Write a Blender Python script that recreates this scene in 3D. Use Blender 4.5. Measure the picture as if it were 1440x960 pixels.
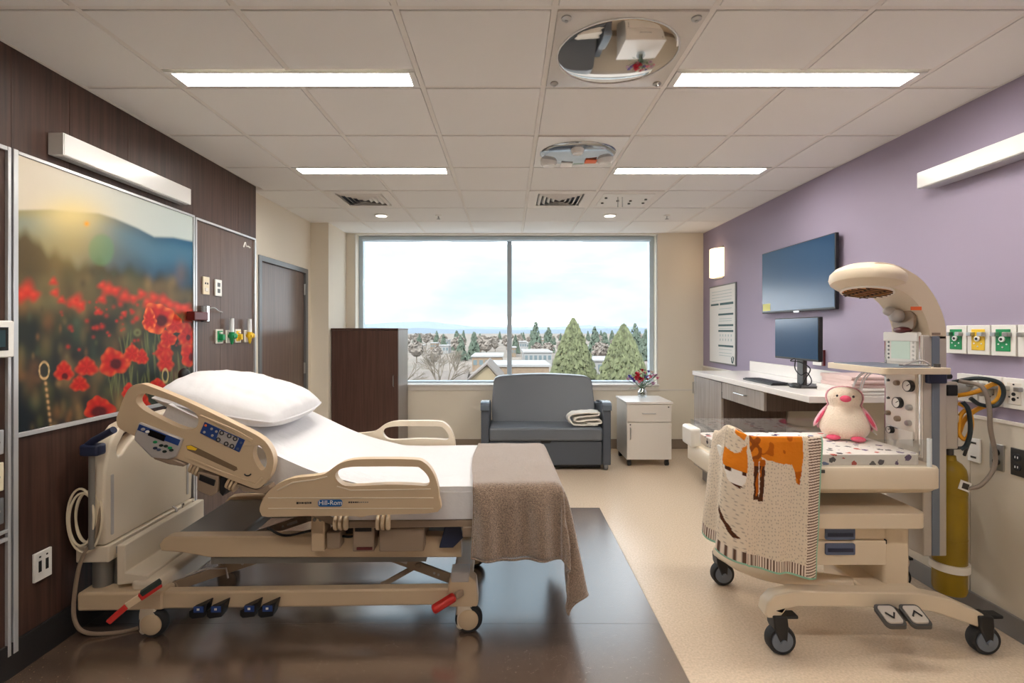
import bpy, math, random
import numpy as np
from mathutils import Vector, Matrix, noise
from mathutils.geometry import tessellate_polygon

random.seed(7)
for o in list(bpy.data.objects):
    bpy.data.objects.remove(o, do_unlink=True)
SC = bpy.context.scene
COL = SC.collection
R = math.radians

# ------------------------------------------------------------------ camera
F, CX, CY, CH = 690.0, 714.0, 464.0, 1.5        # focal length in px of a 1440x960 frame, vanishing point, camera height
cd = bpy.data.cameras.new('camera')
cd.sensor_width = 36.0
cd.lens = 36.0 * F / 1440.0
cd.shift_x = (720.0 - CX) / 1440.0
cd.shift_y = (CY - 480.0) / 1440.0
cd.clip_start = 0.05
cd.clip_end = 6000
cam = bpy.data.objects.new('camera', cd)
COL.objects.link(cam)
cam.location = (0, 0, CH)
cam.rotation_euler = (R(90), 0, 0)
SC.camera = cam

# ------------------------------------------------------------------ sky, sun, exposure
wd = bpy.data.worlds.new('sky')
SC.world = wd
wd.use_nodes = True
nt = wd.node_tree
nt.nodes.clear()
tc = nt.nodes.new('ShaderNodeTexCoord')
mp = nt.nodes.new('ShaderNodeMapping'); mp.inputs['Scale'].default_value = (1.0, 1.0, 3.2)
nz = nt.nodes.new('ShaderNodeTexNoise'); nz.inputs['Scale'].default_value = 2.6; nz.inputs['Detail'].default_value = 7; nz.inputs['Roughness'].default_value = 0.55
rp = nt.nodes.new('ShaderNodeValToRGB')
rp.color_ramp.elements[0].position = 0.33; rp.color_ramp.elements[0].color = (0.042, 0.058, 0.070, 1)
rp.color_ramp.elements[1].position = 0.68; rp.color_ramp.elements[1].color = (0.93, 0.97, 1.0, 1)
e = rp.color_ramp.elements.new(0.515); e.color = (0.058, 0.066, 0.071, 1)
bg = nt.nodes.new('ShaderNodeBackground'); bg.inputs['Strength'].default_value = 13.0
ow = nt.nodes.new('ShaderNodeOutputWorld')
nt.links.new(tc.outputs['Generated'], mp.inputs['Vector'])
nt.links.new(mp.outputs['Vector'], nz.inputs['Vector'])
nt.links.new(nz.outputs['Fac'], rp.inputs['Fac'])
nt.links.new(rp.outputs['Color'], bg.inputs['Color'])
nt.links.new(bg.outputs['Background'], ow.inputs['Surface'])

sd = bpy.data.lights.new('sun', 'SUN'); sd.energy = 3.0; sd.angle = R(3); sd.color = (1, 0.95, 0.87)
so = bpy.data.objects.new('sun', sd); COL.objects.link(so)
so.rotation_euler = (R(52), 0, R(-22))         # high sun behind the building; it lights the town, not the room

pd = bpy.data.lights.new('window_portal', 'AREA'); pd.shape = 'RECTANGLE'; pd.size = 3.8; pd.size_y = 1.88
pd.cycles.is_portal = True
po = bpy.data.objects.new('window_portal', pd); COL.objects.link(po)
po.location = (-0.018, 6.47, 1.755); po.rotation_euler = (R(-90), 0, 0)

SC.view_settings.view_transform = 'Standard'
SC.view_settings.look = 'None'
SC.view_settings.gamma = 1.0
SC.view_settings.use_curve_mapping = False
SC.view_settings.exposure = 0.56
LAMP = 34.0                                     # radiance of the ceiling light diffusers
SC.cycles.use_denoising = True
SC.cycles.max_bounces = 10
SC.cycles.diffuse_bounces = 6
SC.cycles.transparent_max_bounces = 24
SC.cycles.sample_clamp_indirect = 8.0

# ------------------------------------------------------------------ helpers
MW = {}

def S(r, g, b):
    def c(v):
        v /= 255.0
        return v / 12.92 if v <= 0.04045 else ((v + 0.055) / 1.055) ** 2.4
    return (c(r), c(g), c(b), 1.0)

def W(px, py, d):
    """a point of the room seen at px, py standing d metres in front of the camera"""
    return ((px - CX) * d / F, d, CH - (py - CY) * d / F)

MATS = {}
def mat(name, col, rough=0.5, metal=0.0, spec=0.5, var=0.0, vscale=6.0, vstretch=(1, 1, 1), bump=0.0, bscale=60.0, bstretch=None,
        emit=None, estr=0.0, coat=0.0, trans=0.0, ior=None, sheen=0.0, col2=None):
    m = bpy.data.materials.new(name); m.use_nodes = True
    n = m.node_tree; b = n.nodes['Principled BSDF']
    b.inputs['Base Color'].default_value = col
    b.inputs['Roughness'].default_value = rough
    b.inputs['Metallic'].default_value = metal
    b.inputs['Specular IOR Level'].default_value = spec
    b.inputs['Coat Weight'].default_value = coat
    b.inputs['Transmission Weight'].default_value = trans
    b.inputs['Sheen Weight'].default_value = sheen
    if ior: b.inputs['IOR'].default_value = ior
    if emit:
        b.inputs['Emission Color'].default_value = emit
        b.inputs['Emission Strength'].default_value = estr
    if var or bump or col2:
        t = n.nodes.new('ShaderNodeTexCoord')
    if var or col2:
        mpn = n.nodes.new('ShaderNodeMapping'); mpn.inputs['Scale'].default_value = vstretch
        z = n.nodes.new('ShaderNodeTexNoise'); z.inputs['Scale'].default_value = vscale; z.inputs['Detail'].default_value = 6
        n.links.new(t.outputs['Object'], mpn.inputs['Vector']); n.links.new(mpn.outputs['Vector'], z.inputs['Vector'])
        r_ = n.nodes.new('ShaderNodeValToRGB')
        lo = tuple(c * (1 - var) for c in col[:3]) + (1,)
        hi = col2 if col2 else tuple(min(1, c * (1 + var)) for c in col[:3]) + (1,)
        r_.color_ramp.elements[0].position = 0.32; r_.color_ramp.elements[0].color = lo
        r_.color_ramp.elements[1].position = 0.68; r_.color_ramp.elements[1].color = hi
        n.links.new(z.outputs['Fac'], r_.inputs['Fac']); n.links.new(r_.outputs['Color'], b.inputs['Base Color'])
    if bump:
        m2 = n.nodes.new('ShaderNodeMapping'); m2.inputs['Scale'].default_value = bstretch or (1, 1, 1)
        z2 = n.nodes.new('ShaderNodeTexNoise'); z2.inputs['Scale'].default_value = bscale; z2.inputs['Detail'].default_value = 4
        bp = n.nodes.new('ShaderNodeBump'); bp.inputs['Strength'].default_value = bump; bp.inputs['Distance'].default_value = 0.01
        n.links.new(t.outputs['Object'], m2.inputs['Vector']); n.links.new(m2.outputs['Vector'], z2.inputs['Vector'])
        n.links.new(z2.outputs['Fac'], bp.inputs['Height']); n.links.new(bp.outputs['Normal'], b.inputs['Normal'])
    MATS[name] = m
    return m

def paint_mat(name, rough=0.6, spec=0.3, bump=0.0, bscale=80):
    """flat print: colour comes from the printed colour layer of the mesh"""
    m = mat(name, (1, 1, 1, 1), rough, spec=spec, bump=bump, bscale=bscale)
    n = m.node_tree
    a = n.nodes.new('ShaderNodeVertexColor'); a.layer_name = 'print'
    n.links.new(a.outputs['Color'], n.nodes['Principled BSDF'].inputs['Base Color'])
    return m

def glass_mat(name, tint=(1, 1, 1, 1), refl=0.06, rough=0.02):
    m = bpy.data.materials.new(name); m.use_nodes = True
    n = m.node_tree; n.nodes.clear()
    o = n.nodes.new('ShaderNodeOutputMaterial'); mx = n.nodes.new('ShaderNodeMixShader')
    t = n.nodes.new('ShaderNodeBsdfTransparent'); t.inputs['Color'].default_value = tint
    g = n.nodes.new('ShaderNodeBsdfGlossy'); g.inputs['Roughness'].default_value = rough
    mx.inputs['Fac'].default_value = refl
    n.links.new(t.outputs[0], mx.inputs[1]); n.links.new(g.outputs[0], mx.inputs[2]); n.links.new(mx.outputs[0], o.inputs['Surface'])
    MATS[name] = m
    return m

def cr(pts, n=6, closed=False):
    """Catmull-Rom through the points"""
    P = [Vector(p) for p in pts]; out = []; N = len(P)
    rng = range(N) if closed else range(N - 1)
    for i in rng:
        p0 = P[(i - 1) % N] if closed or i > 0 else P[0] * 2 - P[1]
        p1 = P[i]; p2 = P[(i + 1) % N]
        p3 = P[(i + 2) % N] if closed or i + 2 < N else P[-1] * 2 - P[-2]
        for k in range(n):
            t = k / n
            out.append(0.5 * ((2 * p1) + (p2 - p0) * t + (2 * p0 - 5 * p1 + 4 * p2 - p3) * t * t + (3 * p1 - p0 - 3 * p2 + p3) * t ** 3))
    if not closed: out.append(P[-1])
    return out

def rrect(x0, x1, y0, y1, r, n=5):
    out = []
    for cx, cy, a in ((x1 - r, y1 - r, 0), (x0 + r, y1 - r, 90), (x0 + r, y0 + r, 180), (x1 - r, y0 + r, 270)):
        for k in range(n + 1):
            t = R(a + 90 * k / n); out.append((cx + r * math.cos(t), cy + r * math.sin(t)))
    return out

class MB:
    def __init__(s): s.v = []; s.f = []
    def add(s, vs, fs):
        n = len(s.v); s.v += [tuple(v) for v in vs]; s.f += [tuple(i + n for i in f) for f in fs]; return s
    def box(s, x0, x1, y0, y1, z0, z1):
        return s.add([(x0, y0, z0), (x1, y0, z0), (x1, y1, z0), (x0, y1, z0), (x0, y0, z1), (x1, y0, z1), (x1, y1, z1), (x0, y1, z1)],
                     [(0, 3, 2, 1), (4, 5, 6, 7), (0, 1, 5, 4), (1, 2, 6, 5), (2, 3, 7, 6), (3, 0, 4, 7)])
    def bar(s, p0, p1, w, h, up=(0, 0, 1)):
        p0 = Vector(p0); p1 = Vector(p1); d = (p1 - p0).normalized(); sd_ = d.cross(Vector(up)).normalized(); u = sd_.cross(d)
        vs = []
        for p in (p0, p1):
            for a, b in ((-1, -1), (1, -1), (1, 1), (-1, 1)):
                vs.append(p + sd_ * (a * w / 2) + u * (b * h / 2))
        return s.add(vs, [(0, 1, 2, 3), (7, 6, 5, 4), (0, 4, 5, 1), (1, 5, 6, 2), (2, 6, 7, 3), (3, 7, 4, 0)])
    def tube(s, pts, r, n=8, closed=False, caps=True):
        P = [Vector(p) for p in pts]; N = len(P)
        rs = r if isinstance(r, (list, tuple)) else [r] * N
        T = []
        for i in range(N):
            a = P[(i - 1) % N] if closed or i > 0 else P[0]; b = P[(i + 1) % N] if closed or i < N - 1 else P[-1]
            T.append((b - a).normalized())
        u = T[0].orthogonal().normalized(); vs = []; fs = []
        for i in range(N):
            u = (u - T[i] * u.dot(T[i])).normalized(); w = T[i].cross(u)
            for k in range(n):
                t = 2 * math.pi * k / n
                vs.append(P[i] + (u * math.cos(t) + w * math.sin(t)) * rs[i])
        for i in range(N if closed else N - 1):
            j = (i + 1) % N
            for k in range(n):
                q = (k + 1) % n; fs.append((i * n + k, i * n + q, j * n + q, j * n + k))
        if caps and not closed:
            fs.append(tuple(range(n - 1, -1, -1))); fs.append(tuple((N - 1) * n + k for k in range(n)))
        return s.add(vs, fs)
    def cyl(s, p0, p1, r0, r1=None, n=20): return s.tube([p0, p1], [r0, r0 if r1 is None else r1], n)
    def lathe(s, prof, c=(0, 0, 0), axis='z', n=24, sx=1.0, sy=1.0):
        vs = []; fs = []; m = len(prof)
        for r, h in prof:
            for k in range(n):
                t = 2 * math.pi * k / n; a = r * math.cos(t) * sx; b = r * math.sin(t) * sy
                p = {'z': (a, b, h), 'y': (a, h, b), 'x': (h, a, b)}[axis]
                vs.append((c[0] + p[0], c[1] + p[1], c[2] + p[2]))
        for i in range(m - 1):
            for k in range(n):
                q = (k + 1) % n; fs.append((i * n + k, i * n + q, (i + 1) * n + q, (i + 1) * n + k))
        fs.append(tuple(range(n - 1, -1, -1))); fs.append(tuple((m - 1) * n + k for k in range(n)))
        return s.add(vs, fs)
    def ell(s, c, r, nu=16, nv=10, fn=None, M3=None):
        vs = []; fs = []
        for j in range(nv + 1):
            th = math.pi * j / nv
            for i in range(nu):
                ph = 2 * math.pi * i / nu
                p = Vector((math.sin(th) * math.cos(ph), math.sin(th) * math.sin(ph), math.cos(th)))
                k = fn(p) if fn else 1.0
                p = Vector((p.x * r[0], p.y * r[1], p.z * r[2])) * k
                if M3: p = M3 @ p
                vs.append((c[0] + p.x, c[1] + p.y, c[2] + p.z))
        for j in range(nv):
            for i in range(nu):
                q = (i + 1) % nu; fs.append((j * nu + i, (j + 1) * nu + i, (j + 1) * nu + q, j * nu + q))
        return s.add(vs, fs)
    def prism(s, poly, f, t0, t1, holes=()):
        """outline (with holes) in a plane, given thickness; f(u, v, t) -> xyz"""
        loops = [list(poly)] + [list(h) for h in holes]
        flat = [p for l in loops for p in l]; n = len(flat)
        tri = tessellate_polygon([[Vector((p[0], p[1], 0)) for p in l] for l in loops])
        vs = [f(p[0], p[1], t0) for p in flat] + [f(p[0], p[1], t1) for p in flat]
        fs = [tuple(t) for t in tri] + [tuple(n + i for i in reversed(t)) for t in tri]
        o = 0
        for l in loops:
            m = len(l)
            for k in range(m):
                q = (k + 1) % m; fs.append((o + k, o + q, n + o + q, n + o + k))
            o += m
        return s.add(vs, fs)
    def grid(s, nu, nv, fn):
        vs = [fn(i / nu, j / nv) for j in range(nv + 1) for i in range(nu + 1)]
        fs = [(j * (nu + 1) + i, j * (nu + 1) + i + 1, (j + 1) * (nu + 1) + i + 1, (j + 1) * (nu + 1) + i) for j in range(nv) for i in range(nu)]
        return s.add(vs, fs)

def xz(y0=0):                                        # outline drawn in x, z and given depth along y
    return lambda u, v, t: (u, t, v)
YZ = lambda u, v, t: (t, u, v)                       # outline in y, z with thickness along x
XY = lambda u, v, t: (u, v, t)

def link(o, parent=None):
    COL.objects.link(o)
    if parent is not None:
        o.parent = parent; MW[o.name] = MW[parent.name]
    return o

def build(mb, name, m, parent=None, bevel=0.0, seg=2, ang=38, sub=0, local=False, solid=0.0, recalc=True):
    vs = [Vector(v) for v in mb.v]
    if parent is not None:
        if not local:
            inv = MW[parent.name].inverted(); vs = [inv @ v for v in vs]
        org = None
    else:
        xs = [v.x for v in vs]; ys = [v.y for v in vs]; zs = [v.z for v in vs]
        org = Vector(((min(xs) + max(xs)) / 2, (min(ys) + max(ys)) / 2, min(zs))); vs = [v - org for v in vs]
    me = bpy.data.meshes.new(name)
    me.from_pydata([tuple(v) for v in vs], [], mb.f); me.validate(); me.update()
    if recalc:
        import bmesh
        bm = bmesh.new(); bm.from_mesh(me); bmesh.ops.recalc_face_normals(bm, faces=bm.faces); bm.to_mesh(me); bm.free()
    me.polygons.foreach_set('use_smooth', [True] * len(me.polygons))
    me.set_sharp_from_angle(angle=R(ang))
    me.materials.append(MATS[m] if isinstance(m, str) else m)
    o = bpy.data.objects.new(name, me)
    link(o, parent)
    if org is not None:
        o.location = org; MW[o.name] = Matrix.Translation(org)
    if solid:
        md = o.modifiers.new('solid', 'SOLIDIFY'); md.thickness = solid; md.offset = 0
    if bevel:
        md = o.modifiers.new('bevel', 'BEVEL'); md.width = bevel; md.segments = seg; md.limit_method = 'ANGLE'; md.angle_limit = R(40)
        md.use_clamp_overlap = True
    if sub:
        md = o.modifiers.new('sub', 'SUBSURF'); md.levels = sub; md.render_levels = sub
    return o

def thing(name, label, cat, loc=(0, 0, 0), rz=0.0, group=None):
    o = bpy.data.objects.new(name, None); COL.objects.link(o)
    o.location = loc; o.rotation_euler = (0, 0, rz); o.empty_display_size = 0.1
    MW[o.name] = Matrix.Translation(loc) @ Matrix.Rotation(rz, 4, 'Z')
    return tag(o, label, cat, group)

def tag(o, label, cat, group=None):
    o['label'] = label; o['category'] = cat
    if group: o['group'] = group
    return o

def struct(o, label=None):
    o['kind'] = 'structure'
    if label: o['label'] = label
    return o

def box(*a): return MB().box(*a)

def colour_layer(o, cols):
    """printed colours, one per vertex, as an array n x 3 in linear light"""
    me = o.data
    ca = me.color_attributes.new('print', 'FLOAT_COLOR', 'POINT')
    a = np.ones((len(me.vertices), 4), dtype=np.float32); a[:, :3] = cols
    ca.data.foreach_set('color', a.ravel())

def text(name, body, m, M, size, parent, extrude=0.0006, align='CENTER'):
    cu = bpy.data.curves.new(name, 'FONT'); cu.body = body; cu.size = size; cu.extrude = extrude; cu.align_x = align; cu.align_y = 'CENTER'
    tmp = bpy.data.objects.new(name + '_outline', cu); COL.objects.link(tmp)
    dg = bpy.context.evaluated_depsgraph_get()
    me = bpy.data.meshes.new_from_object(tmp.evaluated_get(dg)); me.name = name
    bpy.data.objects.remove(tmp, do_unlink=True)
    me.materials.clear(); me.materials.append(MATS[m])
    o = bpy.data.objects.new(name, me); link(o, parent)
    o.matrix_local = MW[parent.name].inverted() @ M
    return o

def face_matrix(origin, right, up):
    r = Vector(right).normalized(); u = Vector(up).normalized(); n = r.cross(u)
    return Matrix(((r.x, u.x, n.x, origin[0]), (r.y, u.y, n.y, origin[1]), (r.z, u.z, n.z, origin[2]), (0, 0, 0, 1)))

# ------------------------------------------------------------------ materials
mat('ceiling_tile', S(242, 241, 238), 0.9, spec=0.2, bump=0.12, bscale=220)
mat('grid_white', S(236, 232, 226), 0.5)
mat('paint_purple', S(160, 149, 170), 0.6, spec=0.35, bump=0.05, bscale=300)
mat('paint_cream', S(236, 228, 212), 0.7, spec=0.3, bump=0.04, bscale=300)
mat('wainscot', S(205, 196, 180), 0.45, spec=0.45)
mat('paint_pale', S(232, 230, 222), 0.7, spec=0.3)
mat('cap_white', S(228, 222, 212), 0.45)
mat('wood_wall', S(68, 47, 39), 0.42, spec=0.4, var=0.38, vscale=9, vstretch=(3, 6, 0.22))
mat('wood_panel', S(96, 77, 68), 0.4, spec=0.4, var=0.22, vscale=12, vstretch=(3, 5, 0.18))
mat('wood_door', S(110, 92, 82), 0.35, spec=0.45, var=0.2, vscale=12, vstretch=(3, 6, 0.16))
mat('wood_cabinet', S(84, 60, 52), 0.38, spec=0.45, var=0.22, vscale=14, vstretch=(5, 5, 0.16))
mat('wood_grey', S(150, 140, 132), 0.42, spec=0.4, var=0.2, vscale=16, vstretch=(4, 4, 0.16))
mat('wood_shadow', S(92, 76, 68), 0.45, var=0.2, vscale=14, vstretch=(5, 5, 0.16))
mat('seam_dark', S(30, 24, 22), 0.8)
mat('aluminium', S(214, 216, 218), 0.3, metal=0.55, spec=0.6)
mat('frame_grey', S(120, 122, 124), 0.4, metal=0.3)
mat('window_alu', S(192, 206, 216), 0.4, metal=0.35)
mat('steel', S(180, 180, 178), 0.28, metal=0.9)
mat('dark_steel', S(96, 94, 92), 0.35, metal=0.8)
mat('chrome', S(225, 226, 228), 0.12, metal=1.0)
mat('base_black', S(34, 31, 31), 0.5)
mat('base_grey', S(128, 124, 122), 0.5)
mat('base_tan', S(150, 134, 118), 0.5)
mat('white_plastic', S(238, 236, 230), 0.35)
mat('white_gloss', S(240, 240, 238), 0.18, coat=0.3)
mat('ivory', S(228, 214, 186), 0.4)
mat('black', S(22, 22, 24), 0.45)
mat('black_gloss', S(14, 15, 18), 0.15)
mat('rubber', S(38, 38, 40), 0.7)
mat('red', S(196, 40, 34), 0.4)
mat('orange_label', S(240, 110, 50), 0.5)
mat('maroon', S(92, 30, 30), 0.35)
mat('green', S(24, 142, 84), 0.4)
mat('yellow', S(238, 196, 40), 0.4)
mat('blue', S(38, 66, 128), 0.4)
mat('navy', S(34, 42, 70), 0.45)
mat('slate_blue', S(88, 100, 128), 0.45)
mat('quartz', S(238, 234, 230), 0.22, spec=0.5)
mat('lamp_white', S(235, 235, 232), 0.35)
mat('lamp_glow', S(255, 244, 230), 0.5, emit=(1.0, 0.95, 0.88, 1), estr=LAMP)
mat('sconce_glow', S(255, 240, 220), 0.5, emit=(1.0, 0.70, 0.40, 1), estr=1.7)
mat('downlight_glow', S(255, 248, 238), 0.5, emit=(1.0, 0.9, 0.78, 1), estr=6.0)
mat('mirror', S(215, 205, 195), 0.03, metal=1.0)
mat('clear_panel', S(226, 222, 216), 0.12, spec=0.6, coat=0.4)
glass_mat('window_glass', (0.985, 0.995, 1, 1), 0.012)
glass_mat('acrylic', (0.93, 0.95, 0.96, 1), 0.09)
glass_mat('vase_glass', (0.96, 0.98, 0.99, 1), 0.22)

def vinyl(name, c, speck, sc, rough, spec, ior=1.5):
    m = mat(name, c, rough, spec=spec, ior=ior)
    n = m.node_tree; b = n.nodes['Principled BSDF']
    t = n.nodes.new('ShaderNodeTexCoord')
    v = n.nodes.new('ShaderNodeTexVoronoi'); v.inputs['Scale'].default_value = sc
    r_ = n.nodes.new('ShaderNodeValToRGB'); r_.color_ramp.interpolation = 'CONSTANT'
    r_.color_ramp.elements[0].color = (1, 1, 1, 1); r_.color_ramp.elements[1].position = 0.16; r_.color_ramp.elements[1].color = (0, 0, 0, 1)
    wn = n.nodes.new('ShaderNodeSeparateColor'); th = n.nodes.new('ShaderNodeMath'); th.operation = 'GREATER_THAN'; th.inputs[1].default_value = 0.72
    mu = n.nodes.new('ShaderNodeMath'); mu.operation = 'MULTIPLY'
    z = n.nodes.new('ShaderNodeTexNoise'); z.inputs['Scale'].default_value = 90; z.inputs['Detail'].default_value = 3
    r2 = n.nodes.new('ShaderNodeValToRGB')
    r2.color_ramp.elements[0].position = 0.3; r2.color_ramp.elements[0].color = tuple(x * 0.88 for x in c[:3]) + (1,)
    r2.color_ramp.elements[1].position = 0.7; r2.color_ramp.elements[1].color = tuple(x * 1.1 for x in c[:3]) + (1,)
    mx = n.nodes.new('ShaderNodeMix'); mx.data_type = 'RGBA'; mx.inputs[7].default_value = speck
    L = n.links.new
    L(t.outputs['Object'], v.inputs['Vector']); L(t.outputs['Object'], z.inputs['Vector'])
    L(v.outputs['Distance'], r_.inputs['Fac']); L(v.outputs['Color'], wn.inputs['Color']); L(wn.outputs[0], th.inputs[0])
    L(r_.outputs['Color'], mu.inputs[0]); L(th.outputs[0], mu.inputs[1]); L(z.outputs['Fac'], r2.inputs['Fac'])
    L(mu.outputs[0], mx.inputs[0]); L(r2.outputs['Color'], mx.inputs[6]); L(mx.outputs[2], b.inputs['Base Color'])
    return m
vinyl('vinyl_tan', S(219, 199, 175), S(238, 226, 212), 110, 0.26, 0.6, 1.8)
vinyl('vinyl_brown', S(104, 84, 70), S(168, 146, 126), 90, 0.22, 0.7, 2.8)

# ------------------------------------------------------------------ room shell
ZC = 2.727                                      # ceiling height
XL, XL2, XR, YB, YF = -2.15, -2.25, 2.48, 6.22, -2.0
fl = struct(build(box(-2.45, 2.7, YF - 0.1, 6.5, -0.2, 0), 'floor', 'vinyl_tan'), 'pale tan speckled sheet vinyl floor')
build(box(XL + 0.01, 0.774, YF, 2.505, -0.01, 0.0025), 'vinyl_sheet', 'vinyl_brown', fl)
build(box(XL + 0.01, 0.774, 2.507, 4.14, -0.01, 0.0025), 'vinyl_sheet', 'vinyl_brown', fl)
build(box(0.774, 0.778, YF, 4.144, -0.01, 0.003), 'weld_bead', mat('weld', S(180, 160, 138), 0.4), fl)
build(box(XL + 0.01, 0.774, 4.14, 4.144, -0.01, 0.003), 'weld_bead', 'weld', fl)

ce = struct(build(box(-2.45, 2.7, YF - 0.1, 6.6, 2.76, 3.0), 'ceiling', 'grid_white'), 'suspended ceiling of white square tiles')
CXS = [XL, -1.65, -1.04, -0.43, 0.18, 0.79, 1.40, 2.01, XR]
CYS = [YF, -1.787, -1.177, -0.567, 0.043, 0.653, 1.263, 1.873, 2.483, 3.093, 3.703, 4.313, 4.923, 5.533, 6.143, YB]
LIGHT_NEAR = {(1.873, -1), (0.043, -1)}
special = set()
lights = []                                     # x0, x1, y0, y1
for (row, side) in ((7, -1), (10, 1), (4, -1)):  # last row: unseen pair overhead, added as fill for the front
    for c0 in (1, 5):
        y0, y1 = CYS[row], CYS[row + 1]
        yy = (y1 - 0.160, y1) if side < 0 else (y0, y0 + 0.160)
        lights.append((CXS[c0], CXS[c0 + 2], yy[0], yy[1]))
        for c in (c0, c0 + 1): special.add((c, row, side))
skip = {(4, 7), (4, 9), (1, 11), (4, 11), (5, 11)}
tile_mesh = {}
for r_ in range(len(CYS) - 1):
    for c in range(len(CXS) - 1):
        if (c, r_) in skip: continue
        x0, x1, y0, y1 = CXS[c], CXS[c + 1], CYS[r_], CYS[r_ + 1]
        if c == 0 and y0 > 4.2: x0 = XL2
        if (c, r_, -1) in special: y1 -= 0.160
        if (c, r_, 1) in special: y0 += 0.160
        g = 0.014
        w, h = x1 - x0 - 2 * g, y1 - y0 - 2 * g
        if h < 0.02: continue
        k = (round(w, 3), round(h, 3))
        if k not in tile_mesh:
            o = build(box(-w / 2, w / 2, -h / 2, h / 2, 0, 0.022), 'ceiling_tile', 'ceiling_tile', ce, bevel=0.002, seg=1, local=True)
            tile_mesh[k] = o
        else:
            o = tile_mesh[k].copy(); link(o, ce)
        o.location = MW[ce.name].inverted() @ Vector(((x0 + x1) / 2, (y0 + y1) / 2, ZC))
for x in CXS[1:-1]:
    cuts = sorted((l[2], l[3]) for l in lights if l[0] + 0.1 < x < l[1] - 0.1)
    ya = YF
    for c0_, c1_ in cuts + [(YB, YB)]:
        if c0_ - ya > 0.05: build(box(x - 0.012, x + 0.012, ya, c0_, ZC + 0.003, ZC + 0.03), 'grid_bar', 'grid_white', ce)
        ya = c1_
for y in CYS[1:-1]:
    build(box(XL if y < 4.19 else XL2, XR, y - 0.0115, y + 0.0115, ZC + 0.004, ZC + 0.03), 'grid_bar', 'grid_white', ce)
for y0, y1, x in ((YF, 4.19, XL), (4.19, 5.6, XL2)):
    build(box(x, x + 0.016, y0, y1, ZC - 0.002, ZC + 0.03), 'edge_angle', 'grid_white', ce)
build(box(XR - 0.016, XR, YF, YB, ZC - 0.002, ZC + 0.03), 'edge_angle', 'grid_white', ce)

# wood headwall on the left
wl = struct(build(box(-2.4, XL - 0.014, YF, 4.19, 0, 2.9), 'wall_left', 'wood_wall'), 'dark walnut laminate headwall with aluminium trims')
ys = [YF, -1.2, -0.5, 0.2, 0.9, 1.5, 2.125, 2.408, 2.778, 3.349, 3.914, 4.19]
for a, b in zip(ys[:-1], ys[1:]):
    build(box(XL - 0.014, XL, a + 0.0012, b - 0.0012, 2.276, 2.78), 'wood_panel', 'wood_wall', wl)
for a, b in ((YF, -1.2), (-1.2, -0.5), (-0.5, 0.2), (0.2, 0.9), (0.9, 1.5), (1.5, 2.11)):
    build(box(XL - 0.014, XL, a + 0.0012, b - 0.0012, 0.15, 2.27), 'wood_panel', 'wood_wall', wl)
for a, b in ((2.14, 2.74), (2.74, 3.35)):
    build(box(XL - 0.014, XL, a + 0.001, b - 0.001, 0.15, 1.035), 'wood_panel', 'wood_wall', wl)
for a, b in ((3.362, 3.672), (3.672, 4.15)):
    build(box(XL - 0.014, XL, a + 0.0012, b - 0.0012, 0.15, 2.262), 'wood_panel', 'wood_panel', wl)
al = lambda *a: build(box(*a), 'metal_trim', 'aluminium', wl, bevel=0.001, seg=1)
al(XL - 0.01, XL + 0.012, YF, 2.098, 2.268, 2.285)
al(XL - 0.01, XL + 0.014, 2.098, 2.112, 0.10, 2.285)
al(XL - 0.01, XL + 0.014, 2.122, 2.143, 0.10, 2.285)
build(box(XL - 0.013, XL + 0.004, 2.112, 2.122, 0.10, 2.285), 'shadow_gap', 'seam_dark', wl)
al(XL - 0.01, XL + 0.014, 2.143, 3.345, 2.268, 2.282)
al(XL - 0.01, XL + 0.014, 2.143, 3.345, 1.030, 1.050)
al(XL - 0.01, XL + 0.014, 3.338, 3.352, 0.15, 2.282)
al(XL - 0.01, XL + 0.014, 3.362, 3.376, 0.15, 2.275)
al(XL - 0.01, XL + 0.014, 3.376, 4.15, 2.260, 2.276)
al(XL - 0.01, XL + 0.014, 4.15, 4.168, 0.15, 2.276)
al(XL - 0.01, XL + 0.014, 1.2, 2.098, 0.60, 0.615)
al(XL - 0.01, XL + 0.014, 1.2, 2.098, 0.635, 0.648)
struct(build(box(XL - 0.01, XL + 0.012, YF, 4.19, 0, 0.15), 'baseboard_left', 'base_black', bevel=0.003), 'black cove base under the headwall')
# small white maker's mark on the headwall
mk = face_matrix((XL + 0.0012, 4.02, 2.20), (0, 1, 0), (0, 0, 1))
mm = MB().tube(cr([(XL + 0.001, 3.99, 2.175), (XL + 0.001, 4.015, 2.215), (XL + 0.001, 4.03, 2.19), (XL + 0.001, 4.06, 2.192), (XL + 0.001, 4.09, 2.186)], 5), 0.006, 6)
build(mm, 'maker_mark', 'white_plastic', wl)

# painted wall with a door beyond the headwall
w2 = MB().box(-2.45, XL2, 4.19, 4.42, 0, 2.9).box(-2.45, XL2, 5.50, 6.4, 0, 2.9).box(-2.45, XL2, 4.42, 5.50, 2.18, 2.9)
struct(build(w2, 'wall_left_beyond', 'paint_cream'), 'cream painted wall around the wooden door')
dr = struct(build(box(-2.30, -2.265, 4.47, 5.45, 0.01, 2.13), 'door_1', 'wood_door', bevel=0.002), 'brown wooden door in grey metal frame')
fm = MB().box(-2.34, XL2 + 0.014, 4.42, 4.47, 0, 2.18).box(-2.34, XL2 + 0.014, 5.45, 5.50, 0, 2.18).box(-2.34, XL2 + 0.014, 4.47, 5.45, 2.13, 2.18)
build(fm, 'door_frame', 'frame_grey', dr, bevel=0.003)
for z in (1.95, 1.08, 0.25):
    build(MB().cyl((-2.258, 5.449, z - 0.06), (-2.258, 5.449, z + 0.06), 0.011, n=10), 'hinge', 'steel', dr)
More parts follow.
